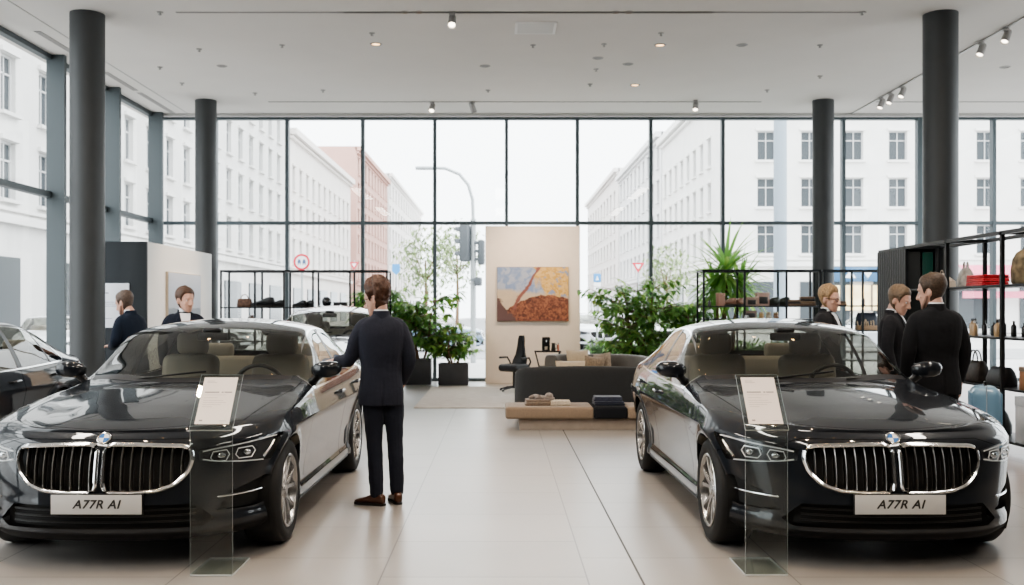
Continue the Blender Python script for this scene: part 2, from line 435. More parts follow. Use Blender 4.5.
    for sd in (1, -1):
        d1 = emit('front_door', door1, paint, side=sd); d2 = emit('rear_door', door2, paint, side=sd)
        emit('window_pane', fg, glass, d1, sd); emit('window_pane', rg+qg, glass, d2, sd)
        emit('pillar_trim', bp, black, side=sd, push=.002); emit('window_divider', dv, black, d2, sd, push=.002); emit('window_trim', chr_, chrome, side=sd, push=.003)
        h = emit('headlight', hl, mat('lamp_housing', (.075, .077, .082), .3, .3), side=sd, push=-.05)
        emit('lamp_cover', hl, clear, h, sd)
        silver = mat('lamp_silver', (.75, .76, .78), .15, 1.); drl = mat('lamp_bar', (.85, .85, .85), .2, .3, emit=(1, .98, .94), estr=.05)
        for cx, cz in ((.635, .668), (.755, .676)):        # two square projectors with light frames
            sl_ = .62 if cx < .7 else .95
            fp = lambda u, v: (sd*(cx+u), float(front_y(cx, cz))+.012+u*sl_, cz+v)
            mb = MB(); mb.tube([fp(u, v) for u, v in ((-.046, -.010), (-.034, .026), (.034, .034), (.048, .006), (.030, -.032), (-.030, -.034))], .0036, 6, closed=True); mb.build('light_frame', drl, h)
            mb = MB(); c = fp(0, 0); mb.ell((c[0], c[1]+.020, c[2]), (.028, .022, .022)); mb.build('lamp_projector', silver, h)
        mb = MB(); mb.tube([(sd*x, float(front_y(x, z))+.008, z) for x, z in [(.55, .700), (.62, .713), (.70, .724), (.78, .736), (.85, .748), (.885, .752)]], .0045, 6); mb.build('light_bar', drl, h)
        mb = MB(); mb.tube([(sd*x, float(front_y(x, z))+.010, z) for x, z in [(.55, .652), (.64, .632), (.74, .622), (.83, .612)]], .0045, 6); mb.build('lamp_bezel', drl, h)
        mb = MB(); mb.tube([(sd*x, float(front_y(x, z))+.014, z) for x, z in [(.83, .63), (.855, .67), (.875, .72)]], .010, 6); mb.build('side_reflector', silver, h)
        emit('tail_light', tl, red, side=sd, push=.002)
        s = emit('side_intake', si, dark, side=sd, push=-.035)
        mb = MB(); mb.tube([(sd*x, float(front_y(x, .425))-.004, .425+.02*(x-.6)) for x in np.linspace(.63, .86, 12)], .0065, 8); mb.build('intake_trim', chrome, s)
        # kidney
        n = 90; P = []
        for i in range(len(KP)):
            a, b = KP[i-1], KP[i]; m_ = max(1, int(math.hypot(a[0]-b[0], a[1]-b[1])/.012))
            for k in range(m_): t = k/m_; P.append((a[0]+(b[0]-a[0])*t, a[1]+(b[1]-a[1])*t))
        for _ in range(3): P = [((P[i-1][0]+2*P[i][0]+P[(i+1) % len(P)][0])/4, (P[i-1][1]+2*P[i][1]+P[(i+1) % len(P)][1])/4) for i in range(len(P))]
        mb = MB(); secs = []
        for i, (x, z) in enumerate(P):
            tx, tz = P[(i+1) % len(P)][0]-P[i-1][0], P[(i+1) % len(P)][1]-P[i-1][1]; l = math.hypot(tx, tz); nx, nz = tz/l, -tx/l
            if sdf(x+nx*.004, z+nz*.004, KP) < 0: nx, nz = -nx, -nz
            ring = []
            for o, dy in ((.016, .004), (.013, -.012), (.002, -.020), (-.008, -.014), (-.011, .03), (.004, .035)):
                xx_, zz_ = x+nx*o, z+nz*o; ring.append((sd*xx_, float(front_y(xx_, zz_))+dy, zz_))
            secs.append(ring)
        secs.append(secs[0]); mb.rings(secs, cap=False); kid = mb.build('kidney_grille', chrome, car, smooth=55)
        mb = MB(); xs_ = np.linspace(.0, .52, 14); zs_ = np.linspace(.46, .77, 8)
        mb.rings([[(sd*x, float(front_y(x, z))+.06, z) for x in xs_] for z in zs_], closed=False, cap=False); mb.build('grille_backing', dark, kid)
        for k in range(8):
            x = .062+k*.0545; zz = [z for z in np.linspace(.46, .77, 120) if sdf(x, z, KP) < -.004]
            if not zz: continue
            mb = MB(); pts = np.linspace(min(zz), max(zz), 9)
            R2 = []
            for z in pts:
                fy = float(front_y(x, z))+.004-.010*math.sin(PI*(z-pts[0])/(pts[-1]-pts[0]))
                R2.append([(sd*(x-.003), fy+.05, z), (sd*(x-.0042), fy+.010, z), (sd*x, fy+.004, z), (sd*(x+.0042), fy+.010, z), (sd*(x+.003), fy+.05, z)])
            mb.rings(R2); mb.build('grille_slat', slat_m, kid)
        # mirror
        mb = MB(); secs = []
        for t, hy, hz, oy in ((0, .02, .025, .02), (.03, .05, .05, .01), (.08, .072, .064, 0), (.14, .074, .064, .0), (.19, .06, .052, .008), (.215, .035, .03, .02), (.222, .012, .01, .03)):
            secs.append([(sd*(.845+t), 1.90+oy+hy*math.copysign(abs(math.cos(a))**.8, math.cos(a))*(1 if math.cos(a) < 0 else .55), 1.085+.012*t/.2+hz*math.copysign(abs(math.sin(a))**.8, math.sin(a))) for a in [2*PI*k/20 for k in range(20)]])
        mb.rings(secs); mir = mb.build('wing_mirror', paint, car)
        mb = MB(); mb.tube([(sd*.84, 1.95, .985), (sd*.865, 1.94, 1.01), (sd*.90, 1.92, 1.05)], [.04, .028, .035], 10); mb.build('mirror_stalk', black, mir)
        mb = MB(); mb.rbox((sd*.955, 1.947, 1.088), (.16, .006, .095), .002); mb.build('mirror_glass', mat('mirror_silver', (.8, .8, .8), .03, 1), mir)
        # handles
        for dpar, yh, zh in ((d1, 2.78, .852), (d2, 3.72, .872)):
            mb = MB(); xo = float(W(zh))+.012; mb.tube([(sd*(xo-.018), yh-.11, zh), (sd*(xo+.014), yh-.085, zh+.003), (sd*(xo+.02), yh, zh+.006), (sd*(xo+.014), yh+.085, zh+.006), (sd*(xo-.018), yh+.11, zh+.003)], [.009, .012, .013, .012, .009], 8)
            mb.build('door_handle', paint, dpar)
        # sill trim
        mb = MB(); mb.tube([(sd*(float(W(.2))+.018), y, .215) for y in np.linspace(1.28, 3.4, 12)], .012, 8); mb.build('sill_trim', chrome if False else black, car)
        # wheels
        for ay, az in AX:
            wx = .785; s = sd; Rw = .345
            mb = MB(); mb.lathe([(.236, -.105), (.262, -.118), (.30, -.124), (.328, -.114), (.342, -.095), (.345, -.06), (.345, .06), (.342, .095), (.328, .114), (.30, .124), (.262, .118), (.236, .105)], 48, axis='x', cap=False)
            mb.xform(Matrix.Translation((s*wx, ay, az))); wh = mb.build('wheel', rubber, car, smooth=60)
            mb = MB()
            mb.lathe([(.236, -.10), (.225, -.07), (.222, .085), (.232, .10), (.241, .112), (.245, .116), (.240, .121), (.228, .116), (.215, .09), (.214, -.08)], 40, axis='x', cap=False)
            for k in range(5):
                for dl_, tw in ((-.17, -.10), (.17, .10)):
                    a0 = 2*PI*k/5+.3+dl_*.9; a1 = 2*PI*k/5+.3+dl_*1.55+tw*.3
                    secs = []
                    for t, wd, dp, xo in ((0, .019, .03, .085), (.35, .016, .026, .098), (.7, .0155, .024, .107), (1, .019, .022, .109)):
                        rr_ = .045+t*(.222-.045); a = a0+(a1-a0)*t; c_, s_ = math.cos(a), math.sin(a)
                        secs.append([(xo+dx, rr_*c_-w_*s_, rr_*s_+w_*c_) for w_, dx in ((-wd, -dp), (-wd*.75, 0), (wd*.75, 0), (wd, -dp))])
                    mb.rings(secs)
            mb.lathe([(.001, .05), (.065, .05), (.068, .075), (.055, .092), (.034, .094), (.03, .100), (.001, .100)], 24, axis='x', cap=False)
            mb.xform(Matrix.Translation((s*wx, ay, az)) @ Matrix.Scale(s, 4, (1, 0, 0))); mb.build('alloy_rim', alloy, wh, smooth=40)
            mb = MB(); mb.lathe([(.06, .0), (.165, .0), (.165, .022), (.06, .022)], 32, axis='x'); mb.rbox((.01, .0, .125), (.07, .16, .08), .02)
            mb.xform(Matrix.Translation((s*wx, ay, az)) @ Matrix.Scale(s, 4, (1, 0, 0))); mb.build('brake_disc', satin, wh)
            mb = MB(); mb.rings([[(xx_, ay+.395*math.cos(a), az+.395*math.sin(a)) for a in np.linspace(-.5, PI+.5, 26)] for xx_ in (s*.50, s*.86)], closed=False, cap=False)
            mb.add([(s*.50, ay+.395*math.cos(a), az+.395*math.sin(a)) for a in np.linspace(-.5, PI+.5, 26)], [tuple(range(26))]); mb.build('wheel_liner', dark, car)
    # number plate
    mb = MB(); mb.rbox((0, -.012, .4125), (.525, .014, .125), .004); pl = mb.build('number_plate', black, car)
    mb = MB(); mb.rbox((0, -.0205, .4125), (.512, .004, .114), .002); mb.build('plate_face', white, pl)
    tm = text_mesh('A77R AI', .070, .28, .001, 1.1); tm.materials.append(ink)
    t = put('plate_lettering', tm, pl, (0, -.0235, .4125)); t.rotation_euler = (PI/2, 0, 0)
    # emblem, tilted with the nose
    yb = .094; zb = .786
    em = MB(); em.lathe([(.001, 0), (.040, 0), (.041, .004), (.038, .007), (.033, .006), (.032, .004), (.001, .004)], 32, cap=False)
    M = Matrix.Translation((0, yb, zb)) @ Matrix.Rotation(math.radians(52), 4, 'X')
    em.xform(M); e = em.build('bonnet_emblem', chrome, car)
    for q in range(4):
        mb = MB(); mb.add([(0, 0, .0055)]+[(.030*math.cos(a), .030*math.sin(a), .0055) for a in np.linspace(q*PI/2, (q+1)*PI/2, 9)], [tuple(range(10))]); mb.xform(M)
        mb.build('emblem_quarter', blue if q in (1, 3) else ewhite, e)
    # wipers
    for sx in (-.35, .22):
        mb = MB(); mb.tube([(sx+.5*t, 1.50+.10*t+.30*((sx+.5*t)/.75)**2-.02, float(ZC(1.50+.10*t))+.012-.06*(abs(sx+.5*t)/.75)**2) for t in np.linspace(0, 1, 8)], .007, 6); mb.build('wiper', black, car)
    # underbody and cabin
    mb = MB(); mb.rbox((0, 2.45, .22), (1.46, 4.3, .08), .03); mb.rbox((0, .42, .35), (1.2, .5, .3), .05); mb.build('floor_pan', dark, car)
    mb = MB(); mb.rbox((0, 1.52, .6), (1.5, .06, .7), .02); mb.build('bulkhead', dark, car)
    mb = MB(); prof = [(1.55, .60), (1.55, .935), (1.80, .965), (2.02, .965), (2.12, .93), (2.16, .84), (2.08, .70), (2.0, .6)]
    mb.prism(prof, 'x', -.76, .76); mb.rbox((.37, 2.06, .965), (.36, .16, .09), .035); mb.build('dashboard', dash, car)
    mb = MB(); mb.tube([(.37+.185*math.cos(a), 2.30-.06*math.sin(a)+.0, .93+.175*math.sin(a)) for a in np.linspace(0, 2*PI, 33)[:-1]], .017, 10, closed=True); mb.rbox((.37, 2.27, .92), (.17, .05, .10), .03)
    mb.tube([(.37, 2.27, .92), (.37, 2.05, .90)], .03, 8); mb.rbox((.37, 2.29, .925), (.34, .02, .035), .01); mb.build('steering_wheel', black, car)
    for sx in (-.38, .38):
        mb = MB(); mb.rbox((sx, 2.62, .50), (.52, .56, .18), .07, 3); mb.rbox((sx, 2.93, .83), (.48, .16, .68), .075, 3, rot=Matrix.Rotation(-.22, 3, 'X')); st = mb.build('front_seat', leather, car, smooth=60)
        mb = MB(); mb.rbox((sx, 3.035, 1.255), (.27, .10, .19), .05, 3); mb.tube([(sx-.06, 3.01, 1.1), (sx-.06, 3.03, 1.2)], .008, 6); mb.tube([(sx+.06, 3.01, 1.1), (sx+.06, 3.03, 1.2)], .008, 6); mb.build('headrest', leather, st, smooth=60)
    mb = MB(); mb.rbox((0, 3.45, .52), (1.36, .5, .2), .07, 3); mb.rbox((0, 3.82, .82), (1.32, .16, .6), .07, 3, rot=Matrix.Rotation(-.35, 3, 'X')); rs = mb.build('rear_bench', leather, car, smooth=60)
    for sx in (-.4, .4):
        mb = MB(); mb.rbox((sx, 3.93, 1.16), (.27, .09, .14), .04, 3); mb.build('headrest', leather, rs, smooth=60)
    mb = MB(); mb.rbox((0, 4.15, 1.035), (1.2, .4, .03), .01); mb.build('parcel_shelf', dash, car)
    mb = MB(); mb.rbox((0, 2.28, 1.335), (.24, .03, .065), .02); mb.rbox((0, 2.30, 1.385), (.14, .1, .04), .015); mb.build('rear_view_mirror', black, car)
    # headliner closes the roof from inside
    mb = MB(); mb.rings([[(x, y, float(ZC(y))-.035-(float(ZC(y))-float(ZR(y)))*(abs(x)/float(XR(y)))**2.3) for x in np.linspace(-float(XR(y))*.93, float(XR(y))*.93, 15)] for y in np.linspace(2.46, 3.6, 12)], closed=False, cap=False)
    mb.build('headliner', mat('headliner_cloth', (.30, .28, .25), .9), car)
    mb = MB(); mb.prism([(3.38, 1.462), (3.56, 1.448), (3.54, 1.50), (3.50, 1.505)], 'x', -.012, .012); mb.build('roof_antenna', paint, car)
    return car
# ------------------------------------------------------------------ people
def ell_ring(c, ax, ay, rx, ry, n=24, p=2.0):
    R = []
    for k in range(n):
        a = 2*PI*k/n; ca, sa = math.cos(a), math.sin(a)
        R.append(Vector(c)+ax*(rx*math.copysign(abs(ca)**(2/p), ca))+ay*(ry*math.copysign(abs(sa)**(2/p), sa)))
    return R
X_, Y_, Z_ = Vector((1, 0, 0)), Vector((0, 1, 0)), Vector((0, 0, 1))
def slices(mb, rows, p=2.2, M=None, sub=3):
    """rows: z, cx, cy, rx, ry -> smooth stack of elliptical slices"""
    rows = sorted(rows); z = [r[0] for r in rows]; f = [pchip(z, [r[k] for r in rows]) for k in range(1, 5)]
    zz = []
    for a, b in zip(z[:-1], z[1:]): zz += [a+(b-a)*t/sub for t in range(sub)]
    zz.append(z[-1]); i0 = len(mb.v)
    mb.rings([ell_ring((float(f[0](q)), float(f[1](q)), q), X_, Y_, float(f[2](q)), float(f[3](q)), 28, p) for q in zz])
    if M is not None: mb.xform(M, i0)
HEAD = [(0.0, 0, .068, .020, .014), (.012, 0, .058, .036, .032), (.03, 0, .042, .048, .052), (.06, 0, .026, .060, .070), (.09, 0, .014, .067, .083), (.12, 0, .004, .072, .092), (.15, 0, -.004, .075, .098), (.18, 0, -.008, .073, .096), (.205, 0, -.011, .064, .084), (.225, 0, -.012, .044, .060), (.236, 0, -.012, .012, .016)]
def chain(mb, P, R, sub=4, n=16):
    """tapered limb through joints, slightly rounded at the joints"""
    P = [Vector(p) for p in P]; pts = []; rr = []
    for i in range(len(P)-1):
        for t in range(sub):
            t /= sub; pts.append(P[i].lerp(P[i+1], t)); rr.append(R[i]+(R[i+1]-R[i])*t)
    pts.append(P[-1]); rr.append(R[-1])
    for _ in range(2):
        q = [pts[0]]+[(pts[i-1]+pts[i]*2+pts[i+1])/4 for i in range(1, len(pts)-1)]+[pts[-1]]; pts = q
    mb.tube(pts, rr, n, round_=True)
def person(label, loc, rz, height=1.82, arms=None, legs=None, head=(0, 0, 0), vox=.006, hair_col=(.12, .06, .03), hair_vol=1.0, hairline=.0, jacket_col=(.016, .019, .03), trouser_col=(.014, .016, .026), shoe_col=(.07, .025, .012), glasses=False, beard=False, lean=0., front=True, curls=.0, skin_col=(.56, .33, .25), group=None, slim=1.0):
    root = thing('person', label, 'person', loc, rz, group); s = height/1.77; root.scale = (s*slim, s*slim, s)
    skin = mat('skin_%d' % int(skin_col[0]*100), skin_col, .5, var=.08, vscale=30)
    jm = mat('wool_%d_%d' % (jacket_col[0]*1e4, jacket_col[2]*1e4), jacket_col, .9, spec=.15, sheen=.04, var=.25, vscale=220, bump=.25, bscale=14)
    tm = mat('trouser_%d_%d' % (trouser_col[0]*1e4, trouser_col[2]*1e4), trouser_col, .9, spec=.15, sheen=.04, var=.25, vscale=220, bump=.35, bscale=11)
    hm = mat('hair_%d_%d' % (hair_col[0]*1e3, hair_col[1]*1e3), hair_col, .55, var=.45, vscale=70, bump=.5, bscale=90)
    shm = mat('shoe_leather_%d' % (shoe_col[0]*1e3), shoe_col, .3, coat=.3); sole = mat('shoe_sole', (.02, .016, .012), .6)
    white = mat('white_shirt', (.78, .79, .82), .7, bump=.1)
    # arms: shoulder, elbow, wrist, hand direction for (-x left, +x right)
    arms = arms or {}
    A = {}
    for sd, k in ((-1, 'L'), (1, 'R')):
        A[k] = arms.get(k, [(sd*.195, 0, 1.42), (sd*.238, -.02, 1.14), (sd*.235, .06, .90), (sd*.01, .03, -1)])
    legs = legs or {}
    Lg = {k: legs.get(k, [(sd*.09, 0, .90), (sd*.098, .015, .49), (sd*.105, -.015, .085), 12*sd]) for sd, k in ((-1, 'L'), (1, 'R'))}
    nod, turn, tilt = head
    HM = Matrix.Translation((0, .014+lean*.15, 1.500)) @ Matrix.Rotation(math.radians(turn), 4, 'Z') @ Matrix.Rotation(math.radians(-nod), 4, 'X') @ Matrix.Rotation(math.radians(tilt), 4, 'Y') @ Matrix.Translation((0, 0, .008)) @ Matrix.Scale(1.09, 4)
    LM = Matrix.Translation((0, 0, .95)) @ Matrix.Rotation(-lean*.25, 4, 'X') @ Matrix.Translation((0, 0, -.95))
    # --- body: one skin
    b = MB()
    slices(b, [(.84, 0, 0, .13, .09), (.95, 0, 0, .155, .10), (1.08, 0, 0, .135, .09), (1.28, 0, 0, .155, .10), (1.40, 0, 0, .155, .085), (1.46, 0, 0, .09, .065), (1.49, 0, 0, .06, .058)], M=LM)
    i0 = len(b.v); b.tube([(0, -.012, 1.44), (0, -.008, 1.52), (0, .012+lean*.06, 1.58)], [.064, .058, .056], 18, round_=True); b.xform(LM, i0)
    i0 = len(b.v); slices(b, HEAD, 2.15)
    b.tube([(0, .088, .138), (0, .098, .115), (0, .112, .088)], [.010, .013, .016], 10, round_=True)        # nose
    for sx in (-1, 1):
        b.ell((sx*.012, .097, .084), (.011, .011, .009)); b.ell((sx*.078, -.012, .112), (.010, .020, .034), rot=Matrix.Rotation(sx*.35, 3, 'Z'))
        b.tube([(sx*.014, .090, .148), (sx*.032, .086, .151), (sx*.052, .070, .145)], [.007, .009, .007], 8, round_=True)   # brow
        b.ell((sx*.040, .062, .094), (.022, .022, .016))           # cheek
    b.tube([(-.022, .080, .055), (0, .091, .058), (.022, .080, .055)], [.005, .008, .005], 8, round_=True)   # lips
    b.tube([(-.018, .080, .045), (0, .089, .045), (.018, .080, .045)], [.005, .008, .005], 8, round_=True)
    b.ell((0, .076, .014), (.022, .018, .016))
    b.xform(HM, i0)
    for k in 'LR':
        sd = -1 if k == 'L' else 1
        S, E, Wr, hd = [Vector(v) for v in A[k]]
        S = LM @ S
        S2 = S+Vector((-.05*S.x/abs(S.x), 0, -.045)); chain(b, [S2, S2.lerp(E, .5), E, E.lerp(Wr, .5), Wr], [.042, .040, .036, .034, .028]); hd.normalize()
        # palm and fingers
        if abs(hd.z) > .5: side = (Y_-hd*Y_.dot(hd)).normalized(); nrm = side.cross(hd).normalized(); ts = 1; nrm = nrm if nrm.x*sd > 0 else -nrm
        else: side = (X_-hd*X_.dot(hd)).normalized(); nrm = side.cross(hd).normalized(); ts = -sd; nrm = nrm if nrm.z > 0 else -nrm
        pc = Wr+hd*.055; R3 = Matrix((side, hd, nrm)).transposed()
        b.ell(pc, (.040, .055, .016), rot=R3); chain(b, [Wr-hd*.02, Wr+hd*.03], [.027, .028], 2, 10)
        for f, (o, ln) in enumerate(((-.029, .070), (-.010, .080), (.010, .075), (.029, .058))):
            base = Wr+hd*.088+side*o; q1 = base+hd*(ln*.5)-nrm*.008; q2 = base+hd*(ln*.88)-nrm*.030
            b.tube([base-hd*.03, base, q1, q2], [.009, .0095, .0085, .0072], 8, round_=True)
        tb = Wr+hd*.03+side*ts*.030; b.tube([tb, tb+hd*.035+side*ts*.022-nrm*.012, tb+hd*.068+side*ts*.026-nrm*.022], [.012, .011, .008], 8, round_=True)
        H, K, Fo = [Vector(v) for v in Lg[k][:3]]
        chain(b, [H, K, Fo+Vector((0, 0, -.03))], [.085, .055, .036])
        a = math.radians(-Lg[k][3]); d = Vector((math.sin(-a), math.cos(a), 0)); b.tube([Fo+Vector((0, 0, -.035)), Fo+d*.10+Vector((0, 0, -.05))], [.034, .026], 12, round_=True)
    me = remeshed(b, vox, 2, .5); me.materials.append(skin); body = put('body', me, root)
    # eyes
    for sx in (-1, 1):
        e = MB(); e.ell((sx*.032, .0785, .127), (.0125, .010, .0085)); e.xform(HM); eye = e.build('eye', mat('eye_white', (.8, .8, .78), .2), root)
        e = MB(); e.ell((sx*.032, .0868, .127), (.0055, .0028, .0055)); e.xform(HM); e.build('iris', mat('eye_dark', (.03, .02, .015), .15), eye)
    # --- trousers
    t = MB(); slices(t, [(.80, 0, 0, .165, .115), (.88, 0, -.005, .178, .125), (.95, 0, 0, .17, .12), (1.04, 0, 0, .155, .112)])
    for k in 'LR':
        H, K, Fo = [Vector(v) for v in Lg[k][:3]]
        chain(t, [H+Vector((0, 0, -.02)), H.lerp(K, .5)+Vector((0, -.004, 0)), K, K.lerp(Fo, .45)+Vector((0, -.008, 0)), Fo+Vector((0, .004, .02))], [.100, .088, .070, .066, .060])
    def crease(co, n):
        k = .005*noise.noise(Vector((co.x*9, co.y*9, co.z*12)))+.0018*noise.noise(Vector((co.x*22, co.y*22, co.z*24))); return co+n*k
    me = remeshed(t, vox*1.2, 3, .5, crease); me.materials.append(tm); put('trousers', me, root)
    # --- shoes
    for k in 'LR':
        Fo = Vector(Lg[k][2]); a = math.radians(Lg[k][3]); M = Matrix.Translation((Fo.x, Fo.y, 0)) @ Matrix.Rotation(-a, 4, 'Z')
        sh = MB(); R = []
        for y, hw, zt, z0 in ((-.078, .020, .07, .02), (-.07, .032, .085, .014), (-.04, .038, .10, .012), (0, .040, .104, .012), (.05, .043, .086, .012), (.10, .049, .064, .012), (.15, .050, .052, .012), (.185, .042, .044, .013), (.21, .026, .034, .015), (.218, .010, .026, .018)):
            R.append([(hw*math.copysign(abs(math.cos(q))**.7, math.cos(q)), y, z0+(zt-z0)*(.5+.5*math.copysign(abs(math.sin(q))**.8, math.sin(q)))) for q in [2*PI*i/18 for i in range(18)]])
        sh.rings(R); sh.xform(M); so = sh.build('shoe', shm, root, smooth=60)
        sl = MB(); out = [(-.08, .022), (-.06, .036), (0, .042), (.05, .044), (.10, .052), (.15, .054), (.19, .045), (.216, .026), (.224, .006)]
        poly = [(w_, y) for y, w_ in out]+[(-w_, y) for y, w_ in out[::-1]]; sl.prism(poly, 'z', 0, .016); sl.xform(M); sl.build('shoe_sole', sole, so)
    # --- jacket
    j = MB()
    JS = [(.795, 0, -.005, .196, .140), (.86, 0, -.004, .198, .142), (.97, 0, 0, .185, .132), (1.09, 0, .004, .176, .124), (1.22, 0, .004, .198, .138), (1.33, 0, 0, .212, .136), (1.42, 0, -.006, .205, .110), (1.468, 0, -.008, .150, .088), (1.495, 0, -.010, .090, .074), (1.508, 0, -.010, .074, .070)]
    slices(j, JS, 2.5, LM)
    for k in 'LR':
        S, E, Wr = [Vector(v) for v in A[k][:3]]
        S = LM @ S; sh_in = Vector((S.x*.62, S.y-.004, S.z+.004))
        chain(j, [sh_in, S+Vector((-.03*S.x/abs(S.x), 0, -.016)), S.lerp(E, .5), E, E.lerp(Wr, .5), Wr+(E-Wr)*.10], [.066, .068, .064, .059, .052, .046])
    def fold(co, n):
        k = .005*noise.noise(Vector((co.x*7, co.y*7, co.z*8)))+.002*noise.noise(Vector((co.x*20, co.y*20, co.z*26)))
        back = 0
        if n.y < -.5 and co.z < 1.02 and abs(co.x) < .01: back = -.012*(1.02-co.z)/.22       # centre vent
        return co+n*(k+back)
    me = remeshed(j, vox, 3, .5, fold); me.materials.append(jm); jk = put('jacket', me, root)
    # jacket collar + shirt collar
    c = MB(); an = np.linspace(PI*.86, PI*2.14, 22)
    c.rings([[(r_*math.cos(a), -.008+r_*1.02*math.sin(a), z-.030*max(0, math.sin(a))**1) for a in an] for r_, z in ((.082, 1.470), (.078, 1.500), (.071, 1.535), (.067, 1.538), (.065, 1.50), (.066, 1.47))], closed=False, cap=False); c.xform(LM); c.build('jacket_collar', jm, jk)
    c = MB(); c.lathe([(.063, 1.49), (.0625, 1.540), (.060, 1.548), (.058, 1.54), (.058, 1.49)], 28, cap=False); c.xform(LM @ Matrix.Translation((0, -.004+lean*.03, 0))); c.build('shirt_collar', white, root)
    if front:
        fz = pchip([r[0] for r in JS], [r[3] for r in JS]); fy = pchip([r[0] for r in JS], [r[4] for r in JS]); fc = pchip([r[0] for r in JS], [r[2] for r in JS])
        def jf(x, z): return float(fc(z))+float(fy(z))*(1-min(.98, abs(x)/float(fz(z)))**2.5)**(1/2.5)
        mb = MB(); zz = np.linspace(1.14, 1.492, 14); R = []
        for z in zz:
            w_ = .003+.060*((z-1.14)/.352)**.9; R.append([(x, jf(x, z)+.010, z) for x in np.linspace(-w_, w_, 7)])
        mb.rings(R, closed=False, cap=False); mb.xform(LM); mb.build('shirt_front', white, root)
        for sd in (-1, 1):
            mb = MB(); R = []
            for z in zz:
                t_ = (z-1.14)/.352; w0 = .003+.060*t_**.9; w1 = w0+.010+.055*math.sin(PI*min(1, t_*1.05)**1.3)
                R.append([(sd*x, jf(x, z)+.012+.005*q, z) for q, x in ((0, w0-.002), (1, w0+.004), (1, (w0+w1)/2), (.6, w1), (-1.5, w1+.002))])
            mb.rings(R, closed=False, cap=False); mb.xform(LM); mb.build('lapel', jm, jk)
        mb = MB(); mb.lathe([(.001, 0), (.009, 0), (.009, .004), (.001, .005)], 12, axis='y', c=(0, jf(0, 1.08)+.006, 1.08)); mb.xform(LM); mb.build('button', mat('button', (.02, .018, .016), .4), jk)
    # --- hair
    hb = MB(); z = [r[0] for r in HEAD]; fh = [pchip(z, [r[k] for r in HEAD]) for k in range(2, 5)]
    zs_ = list(np.linspace(.02, .234, 46)); R = []; nn = 76; keep = []
    for q in zs_:
        ring = []; kp = []
        for k in range(nn):
            a = 2*PI*k/nn; x = float(fh[1](q))*math.cos(a); y = float(fh[0](q))+float(fh[2](q))*math.sin(a)
            sn = math.sin(a)
            line = (.192+hairline) if sn > .72 else ((.150 if sn > .2 else (.075 if sn > -.15 else .028)) if not beard else .03)
            line_s = np.interp(sn, [-1, -.5, -.30, -.16, .10, .28, .45, .70, 1], [.022, .028, .06, .135, .140, .10, .155, .192+hairline, .200+hairline])
            f = (q-line_s)
            up = max(0, (q-.12)/.11)
            th = hair_vol*(.012+.022*up+.006*(sn < -.2))*min(1, max(0, f/.028))**.5+curls*noise.noise(Vector((x*38, y*38, q*38)))*min(1, max(0, f/.03))
            th = max(th, -.006) if f > 0 else -.012
            nv = Vector((math.cos(a), math.sin(a), 0)).lerp(Vector((0, 0, 1)), min(.95, max(0, (q-.12)/.12))).normalized()
            ring.append(Vector((x, y, q))+nv*th); kp.append(f)
        R.append(ring)
    R.append([Vector((p.x*.35, p.y*.35-.008, p.z+.006)) for p in R[-1]])
    hb.rings(R); hb.xform(HM); hb.build('hair', hm, root, smooth=80)
    if beard:
        bb = MB()
        for sx in (-1, 1):
            bb.tube([(sx*.066, .02, .085), (sx*.060, .040, .05), (sx*.042, .068, .022), (0, .084, .008)], [.010, .013, .014, .015], 10, round_=True)
        bb.tube([(-.03, .083, .062), (0, .098, .068), (.03, .083, .062)], [.006, .008, .006], 8, round_=True)
        bb.xform(HM); bb.build('beard', mat('stubble', tuple(.5*h+.5*k for h, k in zip(hair_col, skin_col)), .8, var=.2, vscale=90), root)
    if glasses:
        g = MB(); gm = mat('glasses_frame', (.015, .012, .01), .3)
        for sx in (-1, 1):
            g.tube([(sx*(.034+.024*math.cos(a)), .099-.012*abs(math.cos(a)*.0+.0), .124+.018*math.sin(a)) for a in [2*PI*k/18 for k in range(18)]], .0028, 6, closed=True)
            g.tube([(sx*.058, .098, .128), (sx*.076, .06, .130), (sx*.080, -.01, .128)], .0026, 6)
        g.tube([(-.010, .099, .128), (.010, .099, .128)], .0026, 6); g.xform(HM); g.build('glasses', gm, root)
    return root
# ------------------------------------------------------------------ plants
def leaf(mb, base, d, up, L, wd, droop=.25, n=4, mi=0, fold=.2):
    d = Vector(d).normalized(); s = d.cross(Vector(up)); s = s.normalized() if s.length > 1e-3 else Vector((1, 0, 0)); u = s.cross(d).normalized()
    vs = []; p = Vector(base); dd = d.copy()
    for i in range(n+1):
        t = i/n; w = wd*(math.sin(PI*min(1, .08+t*.92)**.75)) if i < n else 0
        w = max(w, wd*.04); vs += [p-s*w+u*w*fold, p.copy(), p+s*w+u*w*fold]
        dd = (dd+Vector((0, 0, -droop/n))).normalized(); p = p+dd*(L/n)
    fs = []
    for i in range(n):
        a = i*3; fs += [(a, a+1, a+4, a+3), (a+1, a+2, a+5, a+4)]
    mb.add(vs, fs, mi)
def leafmat(name, col, k=.5):
    m = mat(name, col, .4, var=.4, vscale=3.5); nt = m.node_tree; b = nt.nodes['Principled BSDF']; out = nt.nodes['Material Output']
    t = nt.nodes.new('ShaderNodeBsdfTranslucent'); t.inputs['Color'].default_value = (*[min(1, c*1.9) for c in col], 1); mx = nt.nodes.new('ShaderNodeMixShader'); mx.inputs[0].default_value = k
    nt.links.new(b.outputs[0], mx.inputs[1]); nt.links.new(t.outputs[0], mx.inputs[2]); nt.links.new(mx.outputs[0], out.inputs[0]); return m
leaf_a = leafmat('leaf_green', (.15, .28, .08)); leaf_b = leafmat('leaf_yellow_green', (.26, .38, .11)); leaf_c = leafmat('leaf_dark', (.085, .18, .055))
